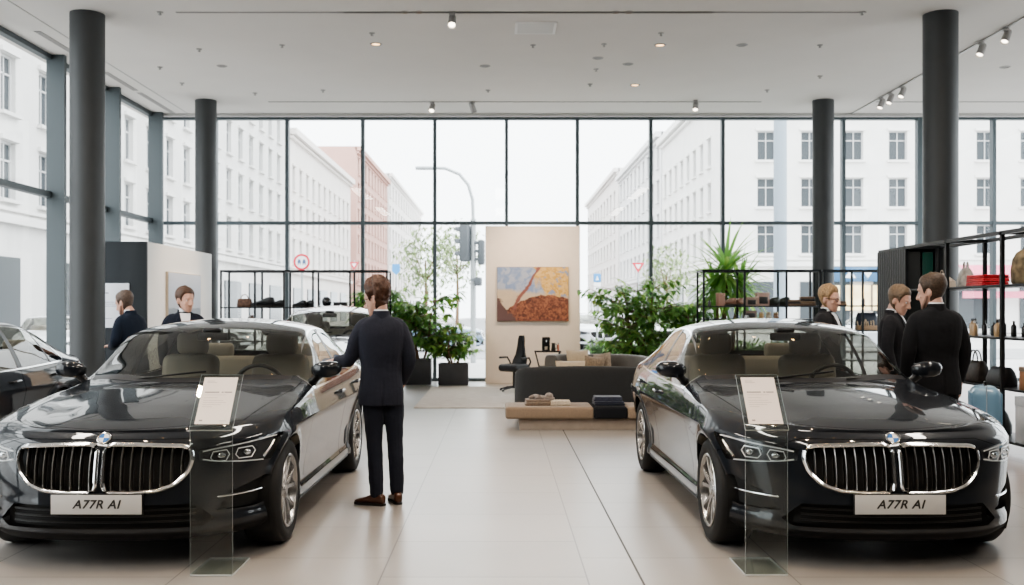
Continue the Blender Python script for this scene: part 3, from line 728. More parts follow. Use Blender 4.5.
bark = mat('bark', (.20, .13, .08), .85, var=.35, vscale=14, bump=.5, bscale=30)
soil_m = mat('soil', (.05, .035, .025), .95, bump=.6)
def planter_box(root, w, d, h, m):
    t = .03; mb = MB()
    mb.rbox((0, -d/2+t/2, h/2), (w, t, h), .006); mb.rbox((0, d/2-t/2, h/2), (w, t, h), .006); mb.rbox((-w/2+t/2, 0, h/2), (t, d-2*t, h), .006); mb.rbox((w/2-t/2, 0, h/2), (t, d-2*t, h), .006); mb.box((0, 0, .02), (w-2*t, d-2*t, .04))
    p = mb.build('planter', m, root)
    s = MB(); s.box((0, 0, h-.05), (w-2*t, d-2*t, .03)); s.build('soil', soil_m, root)
def ficus(label, loc, w, d, h, pm, top, spread, nl, seed, trunks=3, L=.17, wd=.036, mats=None, group=None, cx=0., low=.25):
    r = random.Random(seed); root = thing('potted_plant', label, 'plant', loc, 0, group); planter_box(root, w, d, h, pm)
    tr = MB(); fo = MB(); H = top-h
    for k in range(trunks):
        a = 2*PI*k/trunks+r.random(); bx, by = .10*math.cos(a)*min(1, w*2), .08*math.sin(a)
        tx, ty = bx+cx+spread*.45*math.cos(a), by+spread*.35*math.sin(a); zt = h+H*r.uniform(.72, .95)
        pts = [Vector((bx, by, h-.06)).lerp(Vector((tx, ty, zt)), t)+Vector((.03*math.sin(t*7+k), .03*math.cos(t*6+k), 0)) for t in np.linspace(0, 1, 9)]
        tr.tube(pts, list(np.linspace(.028, .008, 9)), 8)
        m = nl//trunks//7
        for b in range(m):
            t = r.uniform(low, 1); p0 = pts[min(8, int(t*8))]
            ang = r.uniform(0, 2*PI); ln = spread*r.uniform(.35, 1.0)*(1.15-.55*abs(t-.62)); e = p0+Vector((math.cos(ang)*ln, math.sin(ang)*ln*.8, r.uniform(-.08, .30)*ln+H*.05))
            tr.tube([p0, p0.lerp(e, .5)+Vector((0, 0, .03)), e], [.007, .005, .003], 5)
            for q in range(7):
                s_ = r.uniform(.35, 1); bp = p0.lerp(e, s_); a2 = ang+r.uniform(-1.6, 1.6)
                leaf(fo, bp, (math.cos(a2), math.sin(a2), r.uniform(-.7, .45)), (0, 0, 1), L*r.uniform(.7, 1.25), wd*r.uniform(.75, 1.2), r.uniform(.3, .9), 4, r.choice((0, 0, 1, 2)))
    tr.build('trunk', bark, root); fo.build('foliage', mats or [leaf_a, leaf_b, leaf_c], root, smooth=180)
    return root
def yucca(label, loc, heads, pm, w=.5, d=.5, h=.5):
    root = thing('potted_palm', label, 'plant', loc); planter_box(root, w, d, h, pm); r = random.Random(5)
    tr = MB(); fo = MB()
    for (x, y, z, L, n) in heads:
        tr.tube([Vector((x*.3, y*.3, h-.06)).lerp(Vector((x, y, z)), t)+Vector((.02*math.sin(9*t), 0, 0)) for t in np.linspace(0, 1, 9)], list(np.linspace(.05, .035, 9)), 10)
        for k in range(n):
            a = k*2.39996; e = math.radians(78-118*(k/n)**.9+r.uniform(-9, 9)); dd = (math.cos(a)*math.cos(e), math.sin(a)*math.cos(e), math.sin(e))
            leaf(fo, (x+.03*dd[0], y+.03*dd[1], z-.10+.16*(1-k/n)), dd, (0, 0, 1), L*r.uniform(.85, 1.15), .044, r.uniform(.5, 1.25), 7, r.choice((0, 0, 1)), .35)
    tr.build('trunk', bark, root); fo.build('foliage', [leaf_a, leaf_b], root, smooth=180); return root
# ------------------------------------------------------------------ small goods
def shoe_item(label, loc, rz, col, group=None, s=1.0, pairmate=False):
    m = mat('shoe_%d_%d' % (col[0]*999, col[1]*999), col, .35, coat=.2); root = thing('shoe', label, 'shoe', loc, rz, group); root.scale = (s, s, s)
    R = []; mb = MB()
    for y, hw, zt, z0 in ((-.11, .020, .09, .03), (-.10, .034, .115, .022), (-.06, .040, .12, .02), (-.02, .040, .112, .02), (.03, .043, .09, .02), (.09, .050, .068, .02), (.14, .049, .056, .02), (.175, .036, .046, .02), (.19, .012, .034, .024)):
        R.append([(hw*math.copysign(abs(math.cos(q))**.7, math.cos(q)), y, z0+(zt-z0)*(.5+.5*math.copysign(abs(math.sin(q))**.8, math.sin(q)))) for q in [2*PI*i/16 for i in range(16)]])
    mb.rings(R); mb.build('upper', m, root, smooth=60)
    mb = MB(); out = [(-.113, .022), (-.08, .042), (0, .044), (.09, .053), (.15, .050), (.19, .018)]
    mb.prism([(w, y) for y, w in out]+[(-w, y) for y, w in out[::-1]], 'z', 0, .024); mb.build('sole', mat('shoe_sole', (.02, .016, .012), .6), root); return root
def handbag(label, loc, rz, col, w=.30, d=.13, h=.22, handle=True, group=None, name='handbag', var=.1):
    m = mat('bag_%d_%d_%d' % (col[0]*999, col[1]*999, col[2]*999), col, .5, var=var, vscale=18, bump=.15); root = thing(name, label, 'bag', loc, rz, group)
    mb = MB(); R = []
    for t, sw, sd_ in ((0, .92, .95), (.03, 1, 1), (.35, 1.02, 1), (.75, .94, .72), (.95, .86, .45), (1, .82, .30)):
        R.append(ell_ring((0, 0, h*t), X_, Y_, w/2*sw, d/2*sd_, 24, 5))
    mb.rings(R); mb.build('bag_body', m, root, smooth=50)
    if handle:
        for sy in (-1, 1):
            mb = MB(); mb.tube([(w*.24*math.cos(a), sy*d*.10, h*.93+w*.32*math.sin(a)) for a in np.linspace(0, PI, 14)], .008, 8); mb.build('handle', m, root)
    return root
def bottle(label, loc, col, h=.2, r=.035, group=None, cap=(.03, .03, .03)):
    root = thing('bottle', label, 'bottle', loc, 0, group)
    mb = MB(); mb.lathe([(.001, 0), (r*.95, 0), (r, .008), (r, h*.62), (r*.85, h*.72), (r*.36, h*.80), (r*.36, h*.86), (.001, h*.86)], 18, cap=False); mb.build('bottle_body', mat('bottle_%d_%d' % (col[0]*99, col[2]*99), col, .25, coat=.3), root)
    mb = MB(); mb.lathe([(.001, h*.85), (r*.45, h*.85), (r*.45, h), (.001, h)], 14, cap=False); mb.build('cap', mat('cap_%d' % (cap[0]*99), cap, .4), root); return root
def folded(label, loc, rz, cols, w=.34, d=.26, h=.05, name='folded_blanket', group=None, cat='blanket', seed=1):
    """one folded textile: layers rounded on the fold side"""
    r = random.Random(seed); root = MB(); ms = []
    n = len(cols)
    for i, c in enumerate(cols):
        ms.append(mat('cloth_%d_%d_%d' % (c[0]*999, c[1]*999, c[2]*999), c, .95, sheen=.3, var=.25, vscale=60, bump=.4, bscale=120)); hh = h/n
        root.rbox((r.uniform(-.006, .006), r.uniform(-.005, .005), hh*(i+.5)), (w-.01*i, d-.008*i, hh*1.04), hh*.45, 3, mi=i)
    o = root.build(name, ms, None, smooth=60, loc=loc); o.rotation_euler = (0, 0, rz); tag(o, label, cat, group); return o
def box_item(name, label, cat, loc, rz, d, col, lid=None, group=None, r=.006, front=None):
    root = thing(name, label, cat, loc, rz, group); m = mat('box_%d_%d_%d' % (col[0]*999, col[1]*999, col[2]*999), col, .55, var=.08)
    mb = MB(); mb.rbox((0, 0, d[2]*.40), (d[0], d[1], d[2]*.80), r); mb.build('box_base', m, root)
    mb = MB(); mb.rbox((0, 0, d[2]*.90), (d[0]+.008, d[1]+.008, d[2]*.20), r); mb.build('lid', m if lid is None else mat('box_%d_%d_%d' % (lid[0]*999, lid[1]*999, lid[2]*999), lid, .5), root)
    if front: mb = MB(); mb.rbox((0, -d[1]/2-.003, d[2]*.42), (d[0]*.7, .006, d[2]*.52), .002); mb.build('front_panel', mat('box_%d_%d_%d' % (front[0]*999, front[1]*999, front[2]*999), front, .4), root)
    return root
def jar(label, loc, col, r=.04, h=.1, group=None):
    root = thing('jar', label, 'jar', loc, 0, group); mb = MB(); mb.lathe([(.001, 0), (r*.9, 0), (r, .01), (r, h*.7), (r*.8, h*.8), (.001, h*.8)], 18, cap=False); mb.build('jar_body', mat('jar_%d_%d' % (col[0]*99, col[2]*99), col, .15, coat=.5), root)
    mb = MB(); mb.lathe([(.001, h*.79), (r*.85, h*.79), (r*.85, h), (.001, h)], 18, cap=False); mb.build('lid', mat('jar_lid', (.4, .33, .22), .3, .8), root); return root
def rack_frame(root, x0, x1, y0, y1, z1, posts, shelves, r=.018, m=None, along='x', yb=True):
    """square-tube display rack: posts front and back, rails, thin shelves"""
    m = m or mat('rack_steel', (.025, .027, .03), .4, .6)
    k = 0
    for p in posts:
        for q in ((y0, y1) if along == 'x' else (x0, x1)):
            mb = MB(); c = (p, q) if along == 'x' else (q, p); mb.box((c[0], c[1], z1/2), (2*r, 2*r, z1)); mb.build('post', m, root)
    for q in (y0, y1):
        mb = MB(); mb.box(((x0+x1)/2, q, z1-r), (x1-x0+2*r, 2*r, 2*r)); mb.build('top_rail', m, root)
    for q in (x0, x1):
        mb = MB(); mb.box((q, (y0+y1)/2, z1-r), (2*r, y1-y0-2*r, 2*r)); mb.build('top_rail', m, root)
    if along == 'x':
        for p in posts[1:-1]:
            mb = MB(); mb.box((p, (y0+y1)/2, z1-r), (2*r, y1-y0-2*r, 2*r)); mb.build('top_rail', m, root)
    else:
        for p in posts[1:-1]:
            mb = MB(); mb.box(((x0+x1)/2, p, z1-r), (x1-x0-2*r, 2*r, 2*r)); mb.build('top_rail', m, root)
    for z in shelves:
        mb = MB(); mb.rbox(((x0+x1)/2, (y0+y1)/2, z-.012), (x1-x0-.002, y1-y0-.002, .024), .003); mb.build('shelf_board', m, root)
# ------------------------------------------------------------------ the showroom
EYE = 1.57; CEIL = 5.82; XL, XR_W, YB, YF = -7.52, 12.2, 22.0, -6.0
def node_floor():
    m = bpy.data.materials.new('floor_tiles'); m.use_nodes = True; nt = m.node_tree; b = nt.nodes['Principled BSDF']
    tc = nt.nodes.new('ShaderNodeTexCoord'); sp = nt.nodes.new('ShaderNodeSeparateXYZ'); cb = nt.nodes.new('ShaderNodeCombineXYZ')
    nt.links.new(tc.outputs['Object'], sp.inputs[0]); ad = nt.nodes.new('ShaderNodeMath'); ad.operation = 'ADD'; ad.inputs[1].default_value = .70+1.21*20
    nt.links.new(sp.outputs['X'], ad.inputs[0]); nt.links.new(sp.outputs['Y'], cb.inputs['X']); nt.links.new(ad.outputs[0], cb.inputs['Y'])
    br = nt.nodes.new('ShaderNodeTexBrick'); br.offset = .5; br.inputs['Scale'].default_value = 1; br.inputs['Brick Width'].default_value = .9; br.inputs['Row Height'].default_value = 1.21
    br.inputs['Mortar Size'].default_value = .005; br.inputs['Mortar Smooth'].default_value = .1
    br.inputs['Color1'].default_value = (.292, .272, .253, 1); br.inputs['Color2'].default_value = (.315, .293, .272, 1); br.inputs['Mortar'].default_value = (.10, .09, .082, 1)
    nt.links.new(cb.outputs[0], br.inputs['Vector'])
    n = nt.nodes.new('ShaderNodeTexNoise'); n.inputs['Scale'].default_value = 1.3; n.inputs['Detail'].default_value = 6; nt.links.new(tc.outputs['Object'], n.inputs['Vector'])
    mx = nt.nodes.new('ShaderNodeMixRGB'); mx.blend_type = 'MULTIPLY'; mx.inputs[0].default_value = .25; nt.links.new(br.outputs['Color'], mx.inputs[1]); nt.links.new(n.outputs['Fac'], mx.inputs[2])
    mx2 = nt.nodes.new('ShaderNodeMixRGB'); mx2.blend_type = 'ADD'; mx2.inputs[0].default_value = .10; nt.links.new(mx.outputs[0], mx2.inputs[1]); mx2.inputs[2].default_value = (.5, .47, .44, 1)
    nt.links.new(mx2.outputs[0], b.inputs['Base Color']); b.inputs['Roughness'].default_value = .30; b.inputs['Specular IOR Level'].default_value = .62
    return m
white_wall = mat('white_wall', (.74, .73, .71), .8, var=.02, vscale=2)
ceil_m = mat('ceiling_plaster', (.70, .675, .65), .9, var=.015, vscale=1.5)
frame_m = mat('window_frame_metal', (.095, .118, .13), .45, .3)
fin_m = mat('fin_metal', (.066, .080, .087), .5, .2)
pane_m = glass_mat('window_glass', (.93, .96, .96), refl=.6)
col_m = mat('column_paint', (.046, .049, .051), .5, var=.05, vscale=3)
ctr_y, ctr_x = (YB+YF)/2, (XL+XR_W)/2
mb = MB(); mb.box((ctr_x, ctr_y, -.06), (XR_W-XL+.4, YB-YF+.4, .12)); struct('floor', mb, node_floor())
mb = MB(); mb.box((ctr_x, ctr_y, CEIL+.1), (XR_W-XL+.6, YB-YF+.6, .2)); struct('ceiling', mb, ceil_m)
mb = MB(); mb.box((.825, 11.0, .0006), (.012, 21.9, .0012)); struct('trim_1', mb, mat('joint_strip', (.07, .065, .06), .6))
# rear wall behind the camera, with the solid back wall of the hall
mb = MB(); mb.box((ctr_x, YF-.1, CEIL/2), (XR_W-XL+.4, .2, CEIL)); struct('wall_front', mb, mat('rear_wall', (.16, .155, .15), .8, var=.1, vscale=1))
# back wall: curtain glazing
bm_x = [-7.52, -6.29, -4.70, -3.03, -1.44, .144, 1.71, 3.33, 4.92, 7.58, 9.28, 10.9, 12.2]
mb = MB()
for i, x in enumerate(bm_x):
    w = .15 if i == 10 else .075
    mb.box((x, YB, CEIL/2), (w, .16, CEIL))
for z, h in ((.035, .07), (3.49, .075), (CEIL-.025, .05)): mb.box((ctr_x, YB, z), (XR_W-XL, .14, h))
struct('wall_back', mb, frame_m)
mb = MB(); mb.box((ctr_x, YB-.45, CEIL-.03), (XR_W-XL, .10, .06)); struct('trim_2', mb, mat('bulkhead_edge', (.5, .49, .48), .8))
wn = 0
def pane(c, d):
    global wn
    wn += 1; mb = MB(); mb.box(c, d); struct('window_%d' % wn, mb, pane_m)
def pane1(pts):
    global wn
    wn += 1; mb = MB(); mb.add(pts, [(0, 1, 2, 3)]); struct('window_%d' % wn, mb, pane_m, smooth=False)
for a, b in zip(bm_x[:-1], bm_x[1:]):
    for z0, z1 in ((.07, 3.452), (3.528, CEIL-.05)): pane1([(a+.035, YB, z0), (b-.035, YB, z0), (b-.035, YB, z1), (a+.035, YB, z1)])
# left and right glazed walls with deep fins
fy = [21.4-2.4*i for i in range(12)]
for nm, X, s in (('wall_left', XL, 1), ('wall_right', XR_W, -1)):
    mb = MB()
    for y in fy: mb.box((X+s*.12, y, CEIL/2), (.30, .09, CEIL))
    for z, h in ((.05, .10), (3.49, .10), (CEIL-.04, .08)): mb.box((X, ctr_y, z), (.12, YB-YF, h))
    struct(nm, mb, fin_m)
    ed = [YB]+fy+[YF]
    for a, b in zip(ed[:-1], ed[1:]):
        if a <= (3.0 if s > 0 else 9.5):      # solid wall beside and behind the camera
            wn += 1; mb = MB(); mb.box((X, (a+b)/2, CEIL/2), (.10, a-b-.09, CEIL-.02)); struct('%s_solid' % nm, mb, mat('side_wall', (.20, .195, .19), .8)); continue
        for z0, z1 in ((.10, 3.44), (3.54, CEIL-.08)): pane1([(X, a-.04, z0), (X, b+.04, z0), (X, b+.04, z1), (X, a-.04, z1)])
# columns
for lab, x, y, r in (('dark round column nearest on the left, beside the black car at the edge', -5.93, 14.3, .24), ('dark round column near the left corner, behind the white partition', -5.97, 20.2, .213), ('dark round column nearest on the right, behind the tall shelving', 6.33, 14.3, .24), ('dark round column further back on the right, behind the goods rack', 6.56, 20.2, .213)):
    mb = MB(); mb.lathe([(r, 0), (r, CEIL)], 40, c=(x, y, 0)); struct('column', mb, col_m)
# ceiling details
def cpt(px, py): s = (310-py)/(CEIL-EYE); return ((px-500)/s, 995/s)
grey_fix = mat('fixture_grey', (.34, .33, .32), .5); dark_slot = mat('slot_dark', (.32, .31, .30), .8)
n = 2
def slot(x0, y0, x1, y1, w, m=dark_slot):
    global n
    n += 1; mb = MB(); mb.box(((x0+x1)/2, (y0+y1)/2, CEIL-.004), (abs(x1-x0)+w, abs(y1-y0)+w, .008)); struct('trim_%d' % n, mb, m)
slot(-4.6, 14.2, 5.2, 14.2, .045); slot(-2.2, 14.2, 3.0, 14.2, .07)
slot(-4.7, 20.3, 5.3, 20.3, .05); slot(7.7, 20.3, 11, 20.3, .05)
for y0, y1 in ((15.2, 17.2), (17.8, 19.2), (19.5, 21.4)): slot(-7.05, y0, -7.05, y1, .10)
slot(-6.75, -5, -6.75, 21.5, .02, mat('seam', (.5, .49, .48), .8))
x, y = cpt(535.5, 27.5); t = thing('ceiling_vent', 'square pale ventilation panel in the ceiling above the centre aisle', 'vent', (x, y, CEIL))
mb = MB(); mb.rbox((0, 0, -.008), (.62, .62, .016), .004); mb.build('frame', mat('vent_white', (.82, .81, .80), .6), t); mb = MB()
for k in range(9): mb.box((0, -.24+.06*k, -.018), (.54, .035, .006))
mb.build('grille', mat('vent_grille', (.7, .7, .69), .6), t)
WARM = (1, .58, .24)
def downlight(px, py, lab, glow=0., group=None, xy=None, r=.055):
    x, y = xy or cpt(px, py); t = thing('downlight', lab, 'ceiling light', (x, y, CEIL), 0, group)
    mb = MB(); mb.lathe([(r*.72, -.002), (r*.78, -.010), (r*1.0, -.008), (r*1.12, 0)], 24, cap=False); mb.build('trim_ring', grey_fix, t)
    mb = MB(); mb.lathe([(.001, -.003), (r*.74, -.003)], 20, cap=False)
    mb.build('lamp', mat('lamp_glow_%d' % (glow*10), (.9, .85, .8), .5, emit=WARM, estr=glow) if glow else mat('lamp_off', (.22, .21, .2), .4), t)
    return x, y
for px, py, lab in ((376, 44, 'glowing warm downlight left of the ceiling centre'), (660, 45, 'glowing warm downlight right of the square vent'), (635, 85, 'glowing warm downlight further back right of centre')): downlight(px, py, lab, 3.5, r=.09)
for px, py in ((222, 66), (485, 66), (598, 58), (628, 64), (1005, 67), (742, 45)): downlight(px, py, 'dim round recessed ceiling downlight that is switched off', 0., 'switched-off downlights', r=.085)
for px, py in ((199, 49), (160, 67), (160, 12), (282, 45), (255, 93), (372, 33), (661, 33), (604, 44), (533, 45), (596, 69), (590, 84), (767, 90), (820, 45), (820, 76), (862, 12), (182, 83), (323, 90), (488, 90)):
    x, y = cpt(px, py); t = thing('sprinkler', 'small round sprinkler head in the white ceiling', 'sprinkler', (x, y, CEIL), 0, 'sprinkler heads and detectors')
    mb = MB(); mb.lathe([(.001, -.045), (.022, -.045), (.024, -.035), (.010, -.03), (.010, -.012), (.045, -.010), (.048, 0)], 14, cap=False); mb.build('sprinkler_head', grey_fix, t)
spot_m = mat('spot_body', (.36, .35, .34), .45, .3)
def spotlight(x, y, aim, lab, group, z=CEIL, glow=6.):
    t = thing('spotlight', lab, 'spotlight', (x, y, z), 0, group)
    mb = MB(); mb.rbox((0, 0, -.02), (.09, .05, .04), .006); mb.tube([(0, 0, -.03), (0, 0, -.11)], .012, 8); mb.build('bracket', spot_m, t)
    d = (Vector(aim)-Vector((x, y, z-.14))).normalized(); q = d.to_track_quat('Z', 'Y').to_matrix().to_4x4(); M = Matrix.Translation((0, 0, -.14)) @ q
    mb = MB(); mb.lathe([(.001, -.13), (.045, -.13), (.055, -.11), (.06, .08), (.058, .085), (.05, .06), (.001, .055)], 20, cap=False); mb.xform(M); mb.build('lamp_head', spot_m, t)
    mb = MB(); mb.lathe([(.001, .062), (.048, .062)], 18, cap=False); mb.xform(M); mb.build('lens', mat('lens_glow_%d' % glow, (.9, .9, .9), .3, emit=(1, .88, .72), estr=glow), t)
    return t
for px, lab in ((405, 'left one of a pair of small spots in the front ceiling slot, left of centre'), (419, 'right one of a pair of small spots in the front ceiling slot, left of centre'), (616, 'left one of a pair of small spots in the front ceiling slot, right of centre'), (629, 'right one of a pair of small spots in the front ceiling slot, right of centre')):
    x, y = cpt(px, 12); downlight(0, 0, lab, 9., xy=(x, 14.2), r=.06)
x, y = cpt(452, 12); spotlight(x, 14.2, (x-.1, 10, .5), 'single pale spotlight hanging from the front ceiling slot', None)
for px, lab in ((432, 'spotlight above the street lamp, hanging left of the rear slot box'), (473, 'spotlight hanging right of the rear slot box')):
    x = (px-500)/49; spotlight(x, 20.3, (x*1.5, 16, .4) if px < 450 else (.7, 21.3, 2), lab, None)
x = (694-500)/49; spotlight(x, 20.15, (3.0, 17, .2), 'lone spotlight near the rear glazing above the large fig plant', None)
t = thing('ceiling_track', 'long thin track rail on the right ceiling carrying five spotlights', 'track', (7.6, 0, CEIL)); mb = MB(); mb.rbox((0, 12.3, -.012), (.035, 18.5, .024), .003); mb.build('rail', mat('rail_grey', (.42, .41, .40), .4, .5), t)
for i, px in enumerate((881, 890, 902, 981, 1006)):
    y = 995*7.6/(px-500); spotlight(7.6, y, (5.6, y-1.2, 1.6), ['farthest of the five track spotlights on the right', 'second farthest track spotlight on the right', 'third track spotlight, last of the far group on the right', 'track spotlight right of the near right column, left of its pair', 'nearest track spotlight at the upper right corner'][i], 'track spotlights on the right', z=CEIL-.02)
# ------------------------------------------------------------------ partition on the left
t = thing('partition', 'freestanding partition with charcoal end face and white long side', 'partition wall', (0, 0, 0))
mb = MB(); mb.box((-5.9, 17.0, 1.31), (.96, 3.4, 2.62)); mb.build('white_side', mat('partition_white', (.86, .85, .83), .8, var=.015, vscale=2), t)
mb = MB(); mb.box((-5.9, 15.28, 1.31), (.962, .05, 2.622)); mb.build('charcoal_face', mat('charcoal', (.022, .028, .034), .6), t)
t = thing('wall_screen', 'white info screen on the charcoal face of the partition', 'screen', (-5.93, 15.24, 1.64))
mb = MB(); mb.rbox((0, 0, 0), (.50, .025, .68), .006); mb.build('screen_body', mat('screen_white', (.72, .74, .78), .3, emit=(.85, .9, 1), estr=.25), t)
mb = MB()
for k, (w, z) in enumerate(((.12, .19), (.30, .05), (.26, .02), (.28, -.01), (.10, -.20))): mb.box((-.06 if k != 0 else -.12, -.0135, z), (w, .002, .008 if k else .02))
mb.build('screen_lines', mat('screen_grey', (.40, .42, .46), .5), t)
def seascape():
    m = bpy.data.materials.new('seascape_print'); m.use_nodes = True; nt = m.node_tree; b = nt.nodes['Principled BSDF']
    tc = nt.nodes.new('ShaderNodeTexCoord'); sp = nt.nodes.new('ShaderNodeSeparateXYZ'); nt.links.new(tc.outputs['Object'], sp.inputs[0])
    n = nt.nodes.new('ShaderNodeTexNoise'); n.inputs['Scale'].default_value = 5; mp = nt.nodes.new('ShaderNodeMapping'); mp.inputs['Scale'].default_value = (1, .5, 9); nt.links.new(tc.outputs['Object'], mp.inputs[0]); nt.links.new(mp.outputs[0], n.inputs['Vector'])
    a = nt.nodes.new('ShaderNodeMath'); a.operation = 'MULTIPLY_ADD'; a.inputs[1].default_value = .12; nt.links.new(n.outputs['Fac'], a.inputs[0]); nt.links.new(sp.outputs['Z'], a.inputs[2])
    r = nt.nodes.new('ShaderNodeValToRGB'); e = r.color_ramp.elements; e[0].position = 0; e[0].color = (.30, .33, .38, 1); e[1].position = 1; e[1].color = (.58, .62, .70, 1)
    for p, c in ((.38, (.26, .30, .36, 1)), (.40, (.46, .50, .57, 1)), (.7, (.48, .54, .64, 1))): q = e.new(p); q.color = c
    a2 = nt.nodes.new('ShaderNodeMapRange'); a2.inputs['From Min'].default_value = -.42; a2.inputs['From Max'].default_value = .5; nt.links.new(a.outputs[0], a2.inputs['Value']); nt.links.new(a2.outputs[0], r.inputs['Fac']); nt.links.new(r.outputs[0], b.inputs['Base Color']); b.inputs['Roughness'].default_value = .6
    return m
t = thing('canvas_picture', 'pale blue-grey seascape canvas hung on the white side of the partition', 'picture', (-5.40, 17.0, 1.72))
mb = MB(); mb.rbox((0, 0, 0), (.045, 1.75, .95), .004); mb.build('stretcher_frame', mat('linen_edge', (.55, .46, .36), .8), t)
mb = MB(); mb.box((.024, 0, 0), (.004, 1.73, .93)); mb.build('printed_face', seascape(), t)
# ------------------------------------------------------------------ centre panel and painting
mb = MB(); mb.rbox((.70, 21.42, 1.685), (2.03, .24, 3.37), .01); tag(mb.build('art_wall', mat('panel_cream', (.76, .68, .60), .8, var=.02)), 'tall cream freestanding wall before the rear glazing, with the painting on it', 'wall')
def abstract():
    m = bpy.data.materials.new('abstract_paint'); m.use_nodes = True; nt = m.node_tree; b = nt.nodes['Principled BSDF']; lk = nt.links.new
    tc = nt.nodes.new('ShaderNodeTexCoord'); sp = nt.nodes.new('ShaderNodeSeparateXYZ'); lk(tc.outputs['Object'], sp.inputs[0])
    def math_(op, a, b_=None, c=None):
        nd = nt.nodes.new('ShaderNodeMath'); nd.operation = op
        for i, v in enumerate((a, b_, c)):
            if v is None: continue
            if isinstance(v, (int, float)): nd.inputs[i].default_value = v
            else: lk(v, nd.inputs[i])
        return nd.outputs[0]
    def nz(sc, det=5, ds=.6):
        q = nt.nodes.new('ShaderNodeTexNoise'); q.inputs['Scale'].default_value = sc; q.inputs['Detail'].default_value = det; q.inputs['Distortion'].default_value = ds; lk(tc.outputs['Object'], q.inputs['Vector']); return q.outputs['Fac']
    def mixc(f, a, c):
        q = nt.nodes.new('ShaderNodeMixRGB'); lk(f, q.inputs[0])
        for i, v in ((1, a), (2, c)):
            if isinstance(v, tuple): q.inputs[i].default_value = (*v, 1)
            else: lk(v, q.inputs[i])
        return q.outputs[0]
    def step(v, lo, hi):
        q = nt.nodes.new('ShaderNodeMapRange'); q.interpolation_type = 'SMOOTHSTEP'; lk(v, q.inputs['Value']); q.inputs['From Min'].default_value = lo; q.inputs['From Max'].default_value = hi; return q.outputs[0]
    x, z = sp.outputs['X'], sp.outputs['Z']; n1, n2, n3 = nz(3), nz(8, 7), nz(13, 8, 1.2)
    sky = mixc(step(n2, .4, .62), (.22, .30, .48), (.38, .42, .52))
    gold = mixc(step(n3, .4, .6), (.55, .33, .09), (.68, .47, .20))
    f_gold = step(math_('ADD', math_('ADD', x, math_('MULTIPLY', z, .35)), math_('MULTIPLY', n1, .9)), .58, .70)
    base = mixc(f_gold, sky, gold)
    f_blueblob = step(math_('ADD', n2, math_('MULTIPLY', x, .06)), .60, .66); base = mixc(math_('MULTIPLY', f_blueblob, f_gold), base, (.25, .30, .45))
    f_low = step(math_('ADD', math_('SUBTRACT', math_('ADD', z, math_('MULTIPLY', n1, .22)), .12), math_('MULTIPLY', x, .12)), .06, -.03); base = mixc(math_('MULTIPLY', f_low, .8), base, (.62, .48, .30))
    hx = math_('SUBTRACT', x, .30); hill = math_('SUBTRACT', -.02, math_('MULTIPLY', math_('MULTIPLY', hx, hx), .42))
    f_h = step(math_('ADD', math_('SUBTRACT', hill, z), math_('MULTIPLY', math_('SUBTRACT', n2, .5), .12)), .0, .015)
    hillc = mixc(step(n3, .32, .72), (.10, .036, .030), (.36, .15, .085)); base = mixc(f_h, base, hillc)
    # slanting brown stroke up from the left foot to the top
    sx = math_('SUBTRACT', x, math_('ADD', -.40, math_('MULTIPLY', math_('ADD', z, .28), .62))); curve = math_('ADD', sx, math_('MULTIPLY', math_('SUBTRACT', n1, .5), .35))
    f_s = step(math_('ABSOLUTE', curve), .055, .03); f_s = math_('MULTIPLY', f_s, step(z, -.36, -.30)); base = mixc(f_s, base, (.25, .10, .085))
    f_d = step(math_('ADD', math_('MULTIPLY', x, -1.), math_('ADD', math_('MULTIPLY', z, -.8), math_('MULTIPLY', n2, .5))), 1.02, 1.10); base = mixc(f_d, base, (.12, .07, .07))
    lk(base, b.inputs['Base Color']); b.inputs['Roughness'].default_value = .55
    bp = nt.nodes.new('ShaderNodeBump'); bp.inputs['Strength'].default_value = .3; lk(n3, bp.inputs['Height']); lk(bp.outputs[0], b.inputs['Normal'])
    return m
t = thing('painting', 'abstract canvas with blue sky, gold patches and a brown hill on the cream panel', 'painting', (.70, 21.27, 1.91))
mb = MB(); mb.rbox((0, 0, 0), (1.53, .045, 1.16), .004); mb.build('canvas_edge', mat('canvas_dark', (.10, .07, .06), .8), t)
mb = MB(); mb.box((0, -.024, 0), (1.52, .004, 1.15)); mb.build('painted_face', abstract(), t)
# ------------------------------------------------------------------ lounge: rug, bench, sofas, table, chair
def rug_mat():
    m = mat('rug_wool', (.52, .455, .39), .95, sheen=.3, bump=.7, bscale=140); nt = m.node_tree; b = nt.nodes['Principled BSDF']
    tc = nt.nodes.new('ShaderNodeTexCoord'); mp = nt.nodes.new('ShaderNodeMapping'); mp.inputs['Scale'].default_value = (2.5, 22, 1); nt.links.new(tc.outputs['Object'], mp.inputs[0])
    q = nt.nodes.new('ShaderNodeTexNoise'); q.inputs['Scale'].default_value = 2; q.inputs['Detail'].default_value = 6; nt.links.new(mp.outputs[0], q.inputs['Vector'])
    r = nt.nodes.new('ShaderNodeValToRGB'); r.color_ramp.elements[0].color = (.50, .42, .35, 1); r.color_ramp.elements[1].color = (.72, .65, .57, 1); r.color_ramp.elements[0].position = .38; r.color_ramp.elements[1].position = .62
    nt.links.new(q.outputs['Fac'], r.inputs[0]); nt.links.new(r.outputs[0], b.inputs['Base Color']); return m
mb = MB(); mb.rbox((.55, 18.05, .008), (3.86, 4.35, .016), .006); tag(mb.build('rug', rug_mat()), 'beige woven rug on the tiles in front of the cream panel', 'rug')
tan = mat('tan_fabric', (.245, .178, .122), .9, sheen=.3, var=.12, vscale=90, bump=.3, bscale=200); blk = mat('black_fabric', (.012, .013, .016), .9, spec=.2, sheen=.04, bump=.3, bscale=200)
